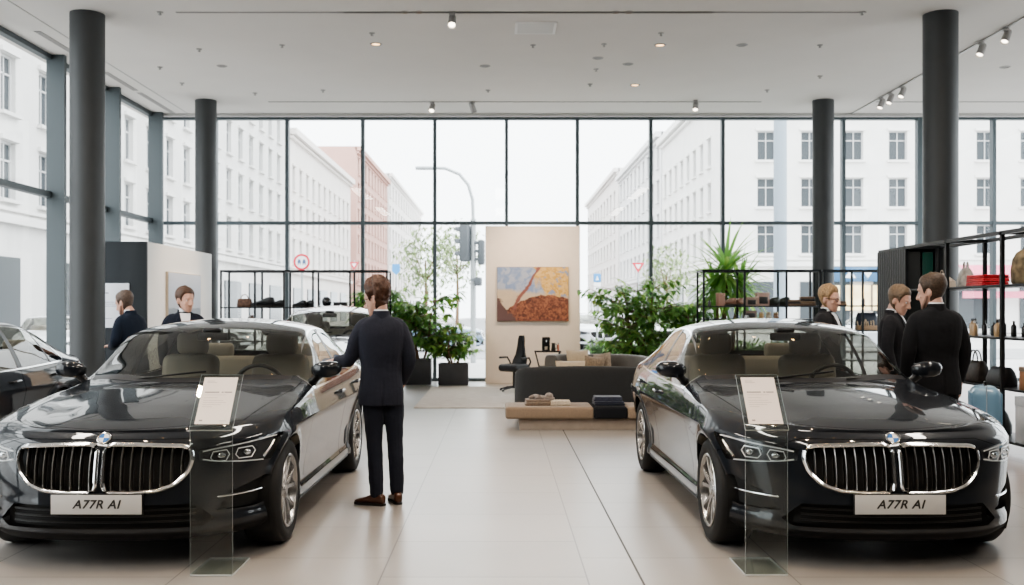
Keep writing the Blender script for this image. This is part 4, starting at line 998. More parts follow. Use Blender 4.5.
t = thing('bench', 'low tan upholstered bench with one black section before the dark sofa', 'bench', (0, 13.27, 0))
mb = MB(); mb.rbox((1.30, .02, .075), (2.10, .55, .15), .006); mb.build('plinth', mat('plinth_wood', (.33, .27, .22), .45, var=.1), t)
for x0, x1, m in ((.07, 1.22, tan), (1.222, 1.66, blk), (1.662, 2.42, tan)):
    mb = MB(); mb.rbox(((x0+x1)/2, 0, .23), (x1-x0, .68, .16), .035, 4); mb.build('seat_cushion', m, t, smooth=60)
    if m is blk: kids(t)[-1]['label'] = 'black seat section'
char = mat('charcoal_fabric', (.040, .040, .040), .9, spec=.2, sheen=.1, var=.15, vscale=110, bump=.3, bscale=220)
grey_f = mat('grey_brown_fabric', (.13, .115, .10), .9, sheen=.35, var=.12, vscale=90, bump=.3, bscale=200)
def sweep(path, prof_fn, m, name, parent):
    """upholstered band: rounded section swept along a plan path"""
    P = [Vector((p[0], p[1], 0)) for p in path]; R = []
    for i, p in enumerate(P):
        tt = (P[min(i+1, len(P)-1)]-P[max(i-1, 0)]).normalized(); nn = Vector((-tt.y, tt.x, 0)); q = i/(len(P)-1)
        th, z0, z1 = prof_fn(q); ring = []
        for k in range(24):
            a = 2*PI*k/24; c_, s_ = math.cos(a), math.sin(a)
            ring.append(p+nn*(th/2*math.copysign(abs(c_)**.45, c_))+Vector((0, 0, (z0+z1)/2+(z1-z0)/2*math.copysign(abs(s_)**.30, s_))))
        R.append(ring)
    mb = MB(); mb.rings(R); return mb.build(name, m, parent, smooth=60)
t = thing('sofa', 'charcoal curved-back sofa seen from behind, just behind the tan bench', 'sofa', (1.17, 14.0, 0))
arc = [(-.86+.02*math.cos(0), .55), (-.88, .30), (-.86, .12), (-.78, .02)]+[(x, -.05*(1-(x/.8)**2)) for x in np.linspace(-.66, .66, 15)]+[(.78, .02), (.86, .12), (.88, .30), (.86, .55)]
sweep(arc, lambda q: (.16, .06, .74+.045*math.sin(PI*q)**.7 if .1 < q < .9 else .62+.12*math.sin(PI*min(q, 1-q)/.2)), char, 'backrest', t)
mb = MB(); mb.rbox((0, .42, .27), (1.58, .78, .24), .07, 4); mb.build('seat', char, t, smooth=60)
mb = MB(); mb.rbox((0, .38, .08), (1.5, .7, .16), .02); mb.build('base', mat('sofa_base', (.02, .02, .02), .6), t)
t = thing('sofa', 'grey-brown curved sofa with cushions, facing the camera behind the charcoal sofa', 'sofa', (0, 0, 0))
arc = [(.86, 16.75), (.87, 17.0), (.98, 17.17), (1.2, 17.26), (1.5, 17.30), (1.8, 17.27), (2.1, 17.17), (2.36, 16.97), (2.50, 16.7), (2.56, 16.35), (2.56, 16.0), (2.54, 15.7)]
sweep(arc, lambda q: (.22, .08, .81-.12*max(0, (q-.55)/.45)**1.5), grey_f, 'backrest', t)
mb = MB(); mb.rbox((1.68, 16.62, .28), (1.60, 1.02, .26), .08, 4); mb.build('seat', grey_f, t, smooth=60)
mb = MB(); mb.rbox((1.68, 16.62, .10), (1.45, .9, .18), .02); mb.build('base', mat('sofa_base', (.02, .02, .02), .6), t)
def cushion(label, loc, d, rot, col, group=None, fur=False):
    m = mat('cushion_%d_%d' % (col[0]*999, col[2]*999), col, .95, sheen=.4, var=.3 if fur else .08, vscale=40, bump=.8 if fur else .25, bscale=80)
    g = 12; vs = []; mb = MB(); top = []; 
    for sgn in (1, -1):
        V2 = []
        for i in range(g+1):
            for j in range(g+1):
                u, v = 2*i/g-1, 2*j/g-1; h = ((1-abs(u)**2.6)*(1-abs(v)**2.6))**.55
                pin = 1-.06*(1-abs(u*v))*max(abs(u), abs(v))
                V2.append((u*d[0]/2*pin, sgn*h*d[1]/2, v*d[2]/2*pin))
        mb.add(V2, [(i*(g+1)+j, i*(g+1)+j+1, (i+1)*(g+1)+j+1, (i+1)*(g+1)+j) for i in range(g) for j in range(g)])
    o = mb.build('cushion', m, None, smooth=80, loc=loc); o.rotation_euler = rot; return tag(o, label, 'cushion', group)
GP = 'cushions on the grey-brown sofa'
cushion('pale tan square cushion standing upright at the back of the grey-brown sofa', (1.32, 16.92, .70), (.38, .16, .38), (-.18, 0, .1), (.55, .42, .28), GP)
cushion('long pale tan bolster cushion lying in front on the grey-brown sofa', (1.17, 16.50, .60), (.50, .17, .26), (-.25, 0, .05), (.60, .46, .31), GP)
cushion('brown fur cushion, left of the two furry ones on the sofa', (1.58, 16.72, .62), (.34, .15, .34), (-.2, .1, -.1), (.28, .20, .13), GP, True)
cushion('brown fur cushion with pale edge, right of the two furry ones on the sofa', (1.74, 16.86, .66), (.32, .14, .36), (-.1, -.15, -.5), (.34, .26, .19), GP, True)
# things on the bench
BZ = .312
folded('brown checked blanket folded under the grey scarf on the bench', (.50, 13.22, BZ), .04, [(.17, .12, .085), (.24, .18, .13), (.15, .105, .075)], .34, .30, .075)
folded('cream blanket folded beside the brown one on the bench', (.80, 13.20, BZ), -.05, [(.50, .42, .32), (.56, .48, .38), (.5, .42, .32)], .27, .26, .06)
mb = MB(); r = random.Random(3); pts = [(.40+.30*t+.02*math.sin(9*t), 13.20+.03*math.sin(14*t), BZ+.098+.045*max(0, t-.35)*math.sin(5*t)+.012*math.sin(8*t)) for t in np.linspace(0, 1, 16)]
mb.tube(pts, [.020+.018*math.sin(PI*t)**.6 for t in np.linspace(0, 1, 16)], 12, round_=True); mb.ell((.65, 13.2, BZ+.118), (.055, .06, .045))
tag(mb.build('scarf', mat('grey_scarf', (.23, .19, .165), .95, sheen=.4, var=.4, vscale=30, bump=.6), smooth=70), 'grey-brown knitted scarf rolled on top of the brown blanket', 'scarf')
folded('navy blanket folded at the bottom of the navy stack on the black bench section', (1.44, 13.24, BZ), .03, [(.020, .024, .04), (.026, .03, .05)], .40, .32, .055, group='navy blankets on the bench', seed=2)
folded('navy blanket folded on top of the navy stack on the black bench section', (1.43, 13.24, BZ+.057), -.02, [(.024, .028, .048), (.030, .035, .058), (.024, .028, .048)], .38, .30, .055, group='navy blankets on the bench', seed=3)
# side table with coffee things
t = thing('side_table', 'small black side table with slanting legs in front of the cream panel', 'table', (.97, 20.3, 0)); bkm = mat('black_metal', (.012, .012, .013), .4, .5)
mb = MB(); mb.rbox((0, 0, .725), (.54, .40, .022), .004); mb.build('table_top', bkm, t)
for sx in (-1, 1):
    for sy in (-.16, .16):
        mb = MB(); mb.tube([(sx*.25, sy, .715), (sx*.17, sy, .40), (sx*.22, sy, 0)], .011, 8); mb.build('leg', bkm, t)
mb = MB(); mb.tube([(-.17, -.16, .42), (.17, -.16, .42)], .008, 6); mb.tube([(-.17, .16, .42), (.17, .16, .42)], .008, 6); mb.rbox((0, 0, .42), (.34, .33, .012), .003); mb.build('lower_shelf', bkm, t)
t = thing('coffee_machine', 'black coffee machine standing on the small side table', 'coffee machine', (.94, 20.32, .737))
mb = MB(); mb.rbox((0, .05, .14), (.16, .12, .28), .012); mb.rbox((0, -.03, .25), (.16, .14, .06), .012); mb.rbox((0, -.03, .012), (.16, .14, .024), .006); mb.build('machine_body', bkm, t)
mb = MB(); mb.tube([(0, -.05, .22), (0, -.05, .18)], .018, 10); mb.build('spout', mat('chrome', (.8, .8, .8), .13, 1.), t); mb = MB(); mb.lathe([(.001, .025), (.026, .025), (.032, .09), (.028, .09), (.022, .03), (.001, .03)], 16, c=(0, -.05, 0), cap=False); mb.build('cup', mat('cup_cream', (.5, .42, .33), .4), t)
t = thing('milk_jug', 'dark steel jug with handle beside the coffee machine', 'jug', (1.09, 20.28, .737)); mb = MB(); mb.lathe([(.001, 0), (.045, 0), (.048, .02), (.036, .13), (.042, .16), (.038, .16), (.03, .12), (.001, .02)], 18, cap=False); mb.build('jug_body', mat('jug_steel', (.05, .045, .04), .3, .6), t); mb = MB(); mb.tube([(.036, 0, .14), (.075, 0, .12), (.07, 0, .06), (.045, 0, .04)], .006, 6); mb.build('handle', bkm, t)
bottle('small coral pink bottle at the right end of the side table', (1.19, 20.3, .737), (.55, .22, .15), .16, .022)
# swivel chair
t = thing('swivel_chair', 'black swivel chair with tall narrow back on the rug', 'chair', (.27, 19.05, .017), math.radians(140))
ck = mat('chair_black', (.014, .014, .015), .5)
mb = MB(); mb.lathe([(.001, .06), (.035, .06), (.028, .10), (.024, .36), (.05, .40), (.001, .40)], 16, cap=False); mb.build('column', ck, t)
for k in range(5):
    a = 2*PI*k/5+.2; mb = MB(); mb.tube([(0, 0, .085), (.15*math.cos(a), .15*math.sin(a), .07), (.29*math.cos(a), .29*math.sin(a), .035)], [.026, .02, .014], 8); b_ = mb.build('base_arm', ck, t)
    mb = MB(); mb.lathe([(.001, -.012), (.022, -.012), (.022, .012), (.001, .012)], 12, axis='x', c=(.29*math.cos(a), .29*math.sin(a), .022), cap=False); mb.build('castor', ck, b_)
mb = MB(); mb.rbox((0, 0, .45), (.46, .46, .14), .06, 4); mb.build('seat', ck, t, smooth=60)
mb = MB(); R = []
for z, w, y in ((.50, .17, -.20), (.60, .16, -.235), (.70, .11, -.25), (.85, .08, -.26), (.99, .07, -.275), (1.06, .05, -.28)): R.append([(x, y+.05*(abs(x)/w)**2+dy, z) for dy in (.02, -.02) for x in (np.linspace(-w, w, 9) if dy > 0 else np.linspace(w, -w, 9))])
mb.rings(R); mb.build('backrest', ck, t, smooth=60)
for sx in (-1, 1): mb = MB(); mb.tube([(sx*.21, -.18, .46), (sx*.26, -.18, .56), (sx*.27, -.12, .64), (sx*.27, .10, .64)], [.016, .016, .018, .022], 8, round_=True); mb.build('armrest', ck, t)
# ------------------------------------------------------------------ plants
box_dark = mat('planter_dark', (.045, .045, .048), .6, var=.15, vscale=5); box_grey = mat('planter_concrete', (.30, .32, .33), .7, var=.1, vscale=6)
ficus('broad-leaved green plant in a tall dark planter, left of the smaller plant', (-1.73, 21.1, 0), .54, .5, .54, box_dark, 2.05, .66, 1000, 1, 3, .21, .048)
ficus('smaller green plant in a square dark planter, left of the cream panel', (-.98, 21.0, 0), .62, .5, .45, box_dark, 1.32, .52, 620, 2, 3, .18, .042)
ficus('leafy plant with drooping leaves behind the right end of the left goods rack', (-2.55, 21.15, 0), .5, .45, .5, box_grey, 2.35, .50, 620, 3, 2, .27, .032, low=.45)
ficus('large bushy fig in a wide black planter right of the cream panel', (2.85, 20.4, 0), 1.0, .6, .60, mat('planter_black', (.014, .014, .015), .5), 2.30, .92, 1800, 4, 5, .20, .046, low=.05)
ficus('leafy fig half hidden behind the palm and the goods rack', (3.95, 20.9, 0), .55, .5, .5, box_dark, 1.95, .55, 800, 6, 3, .20, .045)
yucca('tall palm-like plant with long narrow leaves rising behind the right goods rack', (4.70, 20.75, 0), [(0, 0, 2.36, 1.0, 90), (.32, .1, 2.0, .85, 60), (-.2, .1, 2.0, .85, 50)], box_dark)
# ------------------------------------------------------------------ goods racks at the back
t = thing('display_rack', 'long black steel display rack behind the left car', 'rack', (0, 0, 0))
rack_frame(t, -5.58, -2.26, 19.9, 20.5, 2.37, [-5.58, -4.9, -4.32, -3.74, -3.0, -2.26], [1.63, .95, .3])
g = 'goods on the left rack'
handbag('brown patterned handbag at the left end of the left goods rack', (-5.17, 20.15, 1.63), .2, (.14, .075, .05), .30, .16, .17, group=g, var=.6)
for i, (x, lab) in enumerate(((-4.74, 'black boot on the left goods rack, left shoe of the large pair'), (-4.50, 'black low shoe on the left goods rack, right shoe of the large pair'), (-4.02, 'black small shoe on the left goods rack, left of the small pair'), (-3.86, 'black small shoe on the left goods rack, right of the small pair'))):
    shoe_item(lab, (x, 20.1, 1.63), [1.35, 1.5, 1.0, .9][i], (.014, .015, .018), g, [1.75, 1.25, 1.2, 1.2][i])
t2 = thing('helmet', 'round black helmet on the left goods rack left of the flat case', 'helmet', (-3.50, 20.1, 1.63), 0, g); mb = MB(); mb.ell((0, 0, .11), (.10, .12, .11), 20, 12); mb.build('shell', mat('helmet_black', (.012, .012, .014), .25, coat=1), t2); mb = MB(); mb.ell((.015, -.02, .10), (.095, .108, .05), 18, 8); mb.build('visor', mat('visor', (.04, .045, .05), .1, coat=1), t2)
box_item('case', 'flat black case at the right of the left goods rack', 'case', (-3.22, 20.1, 1.63), 0, (.26, .2, .10), (.014, .014, .016), group=g)
t = thing('display_rack', 'black steel goods rack behind the right car, left of the back column', 'rack', (0, 0, 0))
rack_frame(t, 3.93, 6.17, 19.2, 19.8, 2.35, [3.93, 4.72, 5.53, 6.17], [1.65, 1.40, .75, .2])
g = 'goods on the right rack'
box_item('gift_box', 'upright brown package, leftmost on the right goods rack', 'box', (4.31, 19.45, 1.65), .3, (.15, .10, .25), (.36, .20, .14), group=g)
bottle('tiny dark bottle left of the brown package on the right goods rack', (4.08, 19.4, 1.65), (.06, .05, .045), .12, .03, g)
for i, x in enumerate((4.48, 4.64)): shoe_item('brown leather shoe, %s of the pair right of the brown package' % ('left' if i == 0 else 'right'), (x, 19.45, 1.65), 1.1-.5*i, (.26, .14, .09), g, 1.35)
box_item('gift_box', 'brown box with dark front in the middle of the right goods rack', 'box', (4.90, 19.45, 1.65), 0, (.22, .16, .17), (.34, .24, .19), group=g, front=(.03, .028, .026))
box_item('gift_box', 'tall pinkish box with dark front, right of the middle on the right goods rack', 'box', (5.14, 19.5, 1.65), 0, (.24, .18, .26), (.50, .34, .28), group=g, front=(.03, .028, .026))
for i, x in enumerate((5.33, 5.50)): shoe_item('dark green boot, %s of the pair beside the tall pinkish box' % ('left' if i == 0 else 'right'), (x, 19.45, 1.65), .5+.7*i, (.03, .04, .03), g, 1.5)
folded('brown and black folded throw, flatter left one on the right goods rack', (5.72, 19.45, 1.65), .1, [(.17, .10, .06), (.04, .03, .025), (.20, .13, .08)], .28, .25, .12, 'folded_throw', g, 'throw', 5)
folded('thicker brown and black folded throw beside the column on the right goods rack', (6.0, 19.45, 1.65), -.1, [(.16, .10, .065), (.24, .16, .10), (.03, .026, .024), (.19, .12, .08)], .30, .26, .18, 'folded_throw', g, 'throw', 6)
box_item('gift_box', 'small brown box on the second board of the right goods rack', 'box', (4.88, 19.45, 1.40), 0, (.24, .16, .16), (.30, .21, .17), group=g, front=(.03, .028, .026))
for x, c, lab in ((5.10, (.42, .26, .10), 'amber jar'), (5.24, (.5, .42, .3), 'cream jar'), (5.38, (.28, .15, .08), 'dark brown jar')): jar(lab+' on the second board of the right goods rack', (x, 19.4, 1.40), c, .05, .13, g)
t = thing('display_rack', 'short black steel goods rack right of the back column', 'rack', (0, 0, 0))
rack_frame(t, 6.25, 7.75, 19.2, 19.8, 2.35, [6.25, 7.0, 7.75], [1.66, 1.18, .6, .2])
g = 'goods on the short rack'
handbag('dark navy rounded bag standing on the short goods rack behind the brushes', (7.20, 19.55, 1.18), .1, (.022, .028, .045), .42, .22, .34, False, g)
t2 = thing('brush_basket', 'shallow wooden tray of pale brushes on the short goods rack', 'basket', (7.12, 19.32, 1.18), 0, g); mb = MB(); mb.rbox((0, 0, .045), (.40, .16, .09), .01); mb.build('tray', mat('tray_wood', (.34, .22, .13), .6), t2); r = random.Random(8)
for k in range(7): mb = MB(); x = -.16+.05*k; mb.tube([(x, 0, .06), (x+r.uniform(-.03, .03), r.uniform(-.02, .02), r.uniform(.16, .24))], .010, 6); mb.build('brush', mat('brush_wood', (.60, .46, .30), .6), t2)
folded('brown folded scarf on the upper board of the short goods rack', (6.62, 19.45, 1.66), 0, [(.20, .12, .07), (.10, .06, .04)], .26, .22, .08, 'folded_scarf', g, 'scarf', 9)
bottle('small brown bottle on the upper board of the short goods rack', (7.10, 19.45, 1.66), (.25, .14, .07), .18, .035, g)
# ------------------------------------------------------------------ tall shelving on the right
t = thing('shelving_unit', 'tall open black shelving running along the right edge', 'shelving', (0, 0, 0))
rack_frame(t, 5.30, 5.75, 9.25, 12.98, 2.405, [9.25, 10.5, 11.8, 12.98], [1.84, 1.28, .75, .2], along='y', r=.02)
t = thing('display_cabinet', 'tall fluted grey end cabinet with dark green glass at the far end of the shelving', 'cabinet', (0, 0, 0))
fl = mat('fluted_grey', (.05, .05, .049), .4, .3); mb = MB()
mb.box((5.72, 13.5, 1.2), (.04, .94, 2.38)); mb.box((5.525, 13.5, 2.385), (.43, .94, .04)); mb.box((5.525, 13.5, .03), (.43, .94, .06)); mb.box((5.525, 13.95, 1.2), (.43, .04, 2.36)); mb.build('carcass', mat('cabinet_dark', (.02, .022, .022), .5), t)
mb = MB()
for k in range(12): mb.lathe([(.034, .06), (.034, 2.37)], 12, c=(5.315, 13.07+.078*k, 0))
mb.build('fluted_side', fl, t); mb = MB(); mb.rbox((5.60, 13.03, 1.2), (.14, .012, 2.26), .003); mb.build('green_glass', mat('green_glass', (.008, .055, .042), .08, coat=1), t)
mb = MB(); mb.box((5.42, 13.03, 1.2), (.16, .02, 2.28)); mb.build('dark_panel', mat('cabinet_dark', (.02, .022, .022), .5), t)
g = 'goods on the tall shelving'; sx = 5.45
t2 = thing('tote_bag', 'cream tent-shaped tote bag, farthest on the top shelf at the right', 'bag', (5.44, 12.25, 1.84), PI/2, g); mb = MB(); mb.rings([[(x*w, y*d_, z) for x, y in ((-1, -1), (1, -1), (1, 1), (-1, 1))] for z, w, d_ in ((0, .15, .11), (.08, .15, .10), (.17, .06, .02), (.18, .05, .012))]); mb.build('bag_body', mat('cream_canvas', (.62, .52, .42), .85, var=.06, bump=.2), t2); mb = MB(); mb.tube([(.04*math.cos(a), 0, .17+.05*math.sin(a)) for a in np.linspace(0, PI, 10)], .005, 6); mb.build('handle', mat('cream_strap', (.4, .33, .26), .8), t2)
t2 = handbag('silver-grey striped handbag on the top shelf left of the red textiles', (5.44, 11.62, 1.84), PI/2-.3, (.34, .32, .29), .26, .18, .22, True, g, var=.45)
for k in range(3): folded('red quilted blanket, %s of the stack on the top shelf' % ('bottom', 'middle', 'top')[k], (5.45, 11.12, 1.84+.041*k), PI/2+.05*k-.03, [(.45, .012, .02), (.55, .02, .03)], .42-.03*k, .30, .038, 'folded_blanket', 'red blankets', 'blanket', 20+k)
# backpack
t2 = thing('backpack', 'olive and tan patterned backpack standing on the top shelf at the right edge', 'backpack', (5.48, 10.38, 1.84), PI/2+PI, g)
pm_ = mat('camo_fabric', (.16, .12, .07), .85, var=.75, vscale=11, bump=.3); mb = MB(); R = []
for z, w, d_ in ((0, .13, .09), (.02, .15, .105), (.14, .155, .11), (.26, .14, .095), (.33, .10, .065), (.36, .05, .03)): R.append(ell_ring((0, 0, z), X_, Y_, w, d_, 22, 3.5))
mb.rings(R); mb.build('pack_body', pm_, t2, smooth=60); mb = MB(); mb.rbox((0, .115, .11), (.21, .06, .16), .03, 3); mb.build('front_pocket', pm_, t2); mb = MB(); mb.tube([(.03*math.cos(a), 0, .35+.04*math.sin(a)) for a in np.linspace(0, PI, 10)], .007, 6); mb.build('grab_handle', mat('strap_brown', (.07, .045, .03), .7), t2)
bl = [(12.6, (.20, .15, .11), .19, .03), (12.3, (.50, .36, .22), .16, .036), (11.95, (.70, .68, .64), .27, .034), (11.6, (.52, .36, .22), .19, .036), (11.3, (.46, .33, .2), .17, .036), (11.0, (.55, .40, .25), .19, .036), (10.78, (.50, .36, .22), .18, .036), (10.3, (.55, .40, .26), .20, .038), (10.12, (.48, .34, .2), .18, .036), (9.9, (.58, .42, .28), .20, .038)]
for k, (y, c, h, r_) in enumerate(bl): bottle('tall white bottle standing among the tan ones on the bottle shelf' if h > .25 else 'tan bottle with dark cap on the bottle shelf at the right', (sx+.06*((k % 2)*2-1), y, 1.28), c, h, r_, 'bottles on the tall shelving', (.6, .58, .55) if k % 3 == 1 else (.03, .03, .03))
for k in range(6): bottle('small black bottle in the back row of the bottle shelf', (5.64, 10.7+.22*k, 1.28), (.02, .02, .022), .15+.02*(k % 3), .03, 'small black bottles at the back')
handbag('glossy black and brown bag on the third shelf, farther one', (5.47, 11.45, .75), PI/2, (.03, .022, .018), .42, .2, .24, True, g, var=.5)
handbag('glossy black bag on the third shelf, nearer one', (5.47, 10.85, .75), PI/2, (.014, .014, .016), .40, .2, .20, False, g)
handbag('large black holdall on the lowest shelf at the right', (5.5, 11.2, .2), PI/2, (.016, .016, .018), .60, .3, .30, True, g)
box_item('storage_box', 'orange-brown patterned box on the third shelf at the right edge', 'box', (5.48, 10.0, .75), PI/2, (.44, .30, .24), (.33, .15, .07), lid=(.26, .19, .14), group=g)
box_item('storage_box', 'large white box on the lowest shelf at the right edge', 'box', (5.50, 9.95, .2), PI/2, (.66, .36, .48), (.66, .68, .72), group=g)
# suitcase
t2 = thing('suitcase', 'light blue ribbed suitcase standing on the floor before the shelving', 'suitcase', (4.80, 9.85, 0), math.radians(68))
sb = mat('suitcase_blue', (.17, .30, .42), .35, coat=.4); mb = MB(); mb.rbox((0, 0, .44), (.46, .27, .76), .09, 5); 
for k in range(7): mb.rbox((-.165+.055*k, -.134, .44), (.020, .018, .64), .008); mb.rbox((-.165+.055*k, .134, .44), (.020, .018, .64), .008)
mb.build('shell', sb, t2, smooth=50)
for x in (-.16, .16):
    for y in (-.09, .09): mb = MB(); mb.lathe([(.001, -.014), (.028, -.014), (.028, .014), (.001, .014)], 14, axis='x', c=(x, y, .028), cap=False); mb.rbox((x, y, .058), (.05, .05, .04), .01); mb.build('castor', bkm, t2)
mb = MB(); mb.tube([(-.06, 0, .80), (-.06, 0, .855), (.06, 0, .855), (.06, 0, .80)], .011, 8); mb.build('handle', bkm, t2); mb = MB(); mb.rbox((0, 0, .44), (.470, .012, .772), .09, 5); mb.build('zip_seam', mat('seam_grey', (.35, .42, .5), .5), t2)
# ------------------------------------------------------------------ the street outside
wpane = mat('far_window_glass', (.06, .07, .078), .2, spec=.3); wfr = mat('far_window_frame', (.55, .55, .55), .6)
def window_mesh(w, h):
    mb = MB(); t = .07
    mb.box((-w/2+t/2, 0, 0), (t, .08, h)); mb.box((w/2-t/2, 0, 0), (t, .08, h)); mb.box((0, 0, h/2-t/2), (w-2*t, .08, t)); mb.box((0, 0, -h/2+t/2), (w-2*t, .08, t)); mb.box((0, 0, 0), (.06, .07, h-2*t)); mb.box((0, 0, h*.18), (w-2*t, .07, .06))
    mb.box((0, .03, 0), (w-2*t, .02, h-2*t), 1); return mb.mesh('window', [wfr, wpane])
def facade(root, o, u, L, H, w0, pitch, ww, rows, mats, off=None, ground=4.6, name='facade_wall', thick=.35):
    """o: lower left corner, u: direction along the wall, outward normal is u rotated -90 deg"""
    u = Vector(u); nrm = Vector((u.y, -u.x, 0)); o = Vector(o)
    ucs = []; x = w0
    while x+ww/2 < L-.5: ucs.append(x); x += pitch
    us = sorted(set([0, L]+[a for c in ucs for a in (c-ww/2, c+ww/2)])); zs = sorted(set([0, H]+[z for r in rows for z in r])); mb = MB()
    P = lambda a, z, d=0: o+u*a+Vector((0, 0, z))-nrm*d
    iswin = lambda a, b, c, d: any(abs(a-(k-ww/2)) < 1e-6 and abs(b-(k+ww/2)) < 1e-6 for k in ucs) and any(abs(c-r[0]) < 1e-6 and abs(d-r[1]) < 1e-6 for r in rows)
    for a, b in zip(us[:-1], us[1:]):
        for c, d in zip(zs[:-1], zs[1:]):
            if iswin(a, b, c, d):
                mb.add([P(a, c), P(b, c), P(b, d), P(a, d), P(a, c, .3), P(b, c, .3), P(b, d, .3), P(a, d, .3)], [(0, 1, 5, 4), (1, 2, 6, 5), (2, 3, 7, 6), (3, 0, 4, 7)])
            else: mb.add([P(a, c), P(b, c), P(b, d), P(a, d)], [(0, 1, 2, 3)])
    mb.build(name, mats[0], root, smooth=False)
    tr = MB(); ang = math.atan2(u.y, u.x); R3 = Matrix.Rotation(ang, 3, 'Z')
    for z, hh, dd in ((H-.25, .5, .7), (H-.7, .18, .35), (ground+.1, .3, .35), (rows[0][0]-.35 if rows else 1, .12, .2)): tr.box(o+u*L/2+Vector((0, 0, z))+nrm*dd/2*.6, (L, dd, hh), rot=R3)
    for c in ucs:
        for r in rows: tr.box(P(c, r[0]-.07)+nrm*.08, (ww+.3, .22, .12), rot=R3); tr.box(P(c, r[1]+.10)+nrm*.06, (ww+.24, .16, .16), rot=R3)
    tr.build('cornice', mats[1], root, smooth=False)
    k = 0
    for r in rows:
        wm = window_mesh(ww, r[1]-r[0])
        for c in ucs:
            w_ = put('window', wm, root); w_.location = P(c, (r[0]+r[1])/2, .2); w_.rotation_euler = (0, 0, ang); k += 1
    return k
def block(label, sideX, y0, y1, H, col, w0=1.6, pitch=2.8, ww=1.05, nrow=5, rp=3.2, front=None, ground=4.6, depth=14):
    root = thing('street_building', label, 'building', (0, 0, 0)); m = mat('stone_%d_%d_%d' % (col[0]*99, col[1]*99, col[2]*99), col, .9, var=.05, vscale=.6); m2 = mat('stone_trim_%d_%d' % (col[0]*99, col[2]*99), tuple(min(1, c*1.05) for c in col), .9)
    rows = [(ground+.8+rp*i, ground+.8+rp*i+2.0) for i in range(nrow)]; rows = [r for r in rows if r[1] < H-1]
    s = 1 if sideX < 0 else -1
    if s > 0: facade(root, (sideX, y0, 0), (0, 1, 0), y1-y0, H, w0, pitch, ww, rows, (m, m2), ground=ground)
    else: facade(root, (sideX, y1, 0), (0, -1, 0), y1-y0, H, w0, pitch, ww, rows, (m, m2), ground=ground)
    if front: facade(root, (sideX, y0, 0), (1, 0, 0), front, H, 3.2, 3.0, 1.25, rows, (m, m2), ground=ground, name='front_wall')
    mb = MB(); d = front or depth; cx = sideX-s*d/2
    mb.add([(sideX, y0, H), (sideX-s*d, y0, H), (sideX-s*d, y1, H), (sideX, y1, H), (sideX, y0, H-.01), (sideX-s*d, y0, 0), (sideX-s*d, y1, 0), (sideX, y1, 0), (sideX, y0, 0)], [(0, 1, 2, 3), (2, 1, 5, 6), (3, 2, 6, 7)]+([] if front else [(0, 8, 5, 1)])); mb.build('roof_and_gable', m, root, smooth=False)
    # ground floor shop fronts
    sf = MB(); L = y1-y0; k = int(L//6)
    for i in range(k):
        a = y0+1.2+i*6; 
        sf.box((sideX+s*.04, a+2, 1.9), (.10, 3.8, 3.0))
    if front:
        for i in range(int(front//5)): sf.box((sideX+2.2+i*5, y0-.05, 1.9), (3.4, .10, 3.2))
    if sf.v: sf.build('shop_front', wpane, root, smooth=False)
    return root
cream = (.70, .68, .645); 
block('long pale building along the left side of the street, nearest the glazing', -17, 30, 80, 19.5, (.60, .59, .575), 1.6, 2.8, 1.05, 5, 3.0)
block('second pale building on the left of the street with a plain cornice', -17, 80.4, 113, 16.3, (.70, .66, .63), 1.6, 2.9, 1.05, 4, 3.0)
block('reddish brick building far down the left side of the street', -17, 118, 150, 21, (.52, .33, .28), 1.6, 3.2, 1.2, 5, 3.1)
block('farthest pale building down the left side of the street', -17, 152, 215, 22.5, (.66, .63, .61), 1.8, 4.5, 1.6, 5, 3.4)
bR = block('large pale corner building across the street on the right', 15, 68, 92, 17.2, (.74, .73, .71), 1.8, 2.7, 1.05, 4, 3.2, front=34)
block('second pale building down the right side of the street', 15, 92.5, 125, 18.2, (.66, .66, .66), 1.8, 3.2, 1.2, 4, 3.2)
block('farthest pale building down the right side of the street', 15, 126, 170, 19.6, (.68, .65, .63), 1.8, 4.2, 1.5, 5, 3.2)
block('white building beside the left glazing with tall windows', -24, 12, 29.5, 19.5, (.55, .55, .545), 1.6, 3.0, 1.2, 5, 3.0)
# shop details on the corner building
t = thing('shop_sign', 'dark blue shop sign board with white marks on the corner building', 'sign', (24.6, 67.7, 4.0)); mb = MB(); mb.rbox((0, 0, 0), (4.2, .16, 1.0), .02); mb.build('board', mat('sign_blue', (.05, .13, .24), .5), t)
mb = MB(); mb.prism([(-1.2, -.25), (-.8, .28), (-.4, -.25)], 'y', -.11, -.08); mb.prism([(.0, .28), (.4, -.25), (.8, .28)], 'y', -.11, -.08); mb.box((1.3, -.095, 0), (.12, .03, .55)); mb.build('marks', mat('sign_white', (.8, .82, .85), .5), t)
t = thing('shop_window', 'warmly lit shop window under the blue sign', 'shop window', (24.6, 67.75, 2.4)); mb = MB(); mb.box((0, 0, 0), (4.0, .06, 1.7)); mb.build('lit_pane', mat('warm_shop', (.8, .6, .35), .4, emit=(1, .66, .30), estr=1.0, var=.5, vscale=1.2), t); mb = MB()
for x in (-2, -.7, .7, 2): mb.box((x, -.05, 0), (.12, .06, 1.8))
mb.build('mullions', mat('shop_frame', (.15, .12, .10), .5), t)
t = thing('awning', 'pink shop awning on the corner building behind the tall shelving', 'awning', (33.4, 66.3, 4.0)); mb = MB(); mb.rings([[(-2.6, .6, .6), (2.6, .6, .6)], [(-2.6, -.4, 0), (2.6, -.4, 0)], [(-2.6, -.4, -.35), (2.6, -.4, -.35)]], closed=False, cap=False); mb.build('canopy', mat('awning_pink', (.75, .22, .32), .8), t); mb = MB(); mb.box((0, .55, -1.4), (4.6, .1, .45)); mb.build('lower_band', mat('awning_pink', (.75, .22, .32), .8), t)
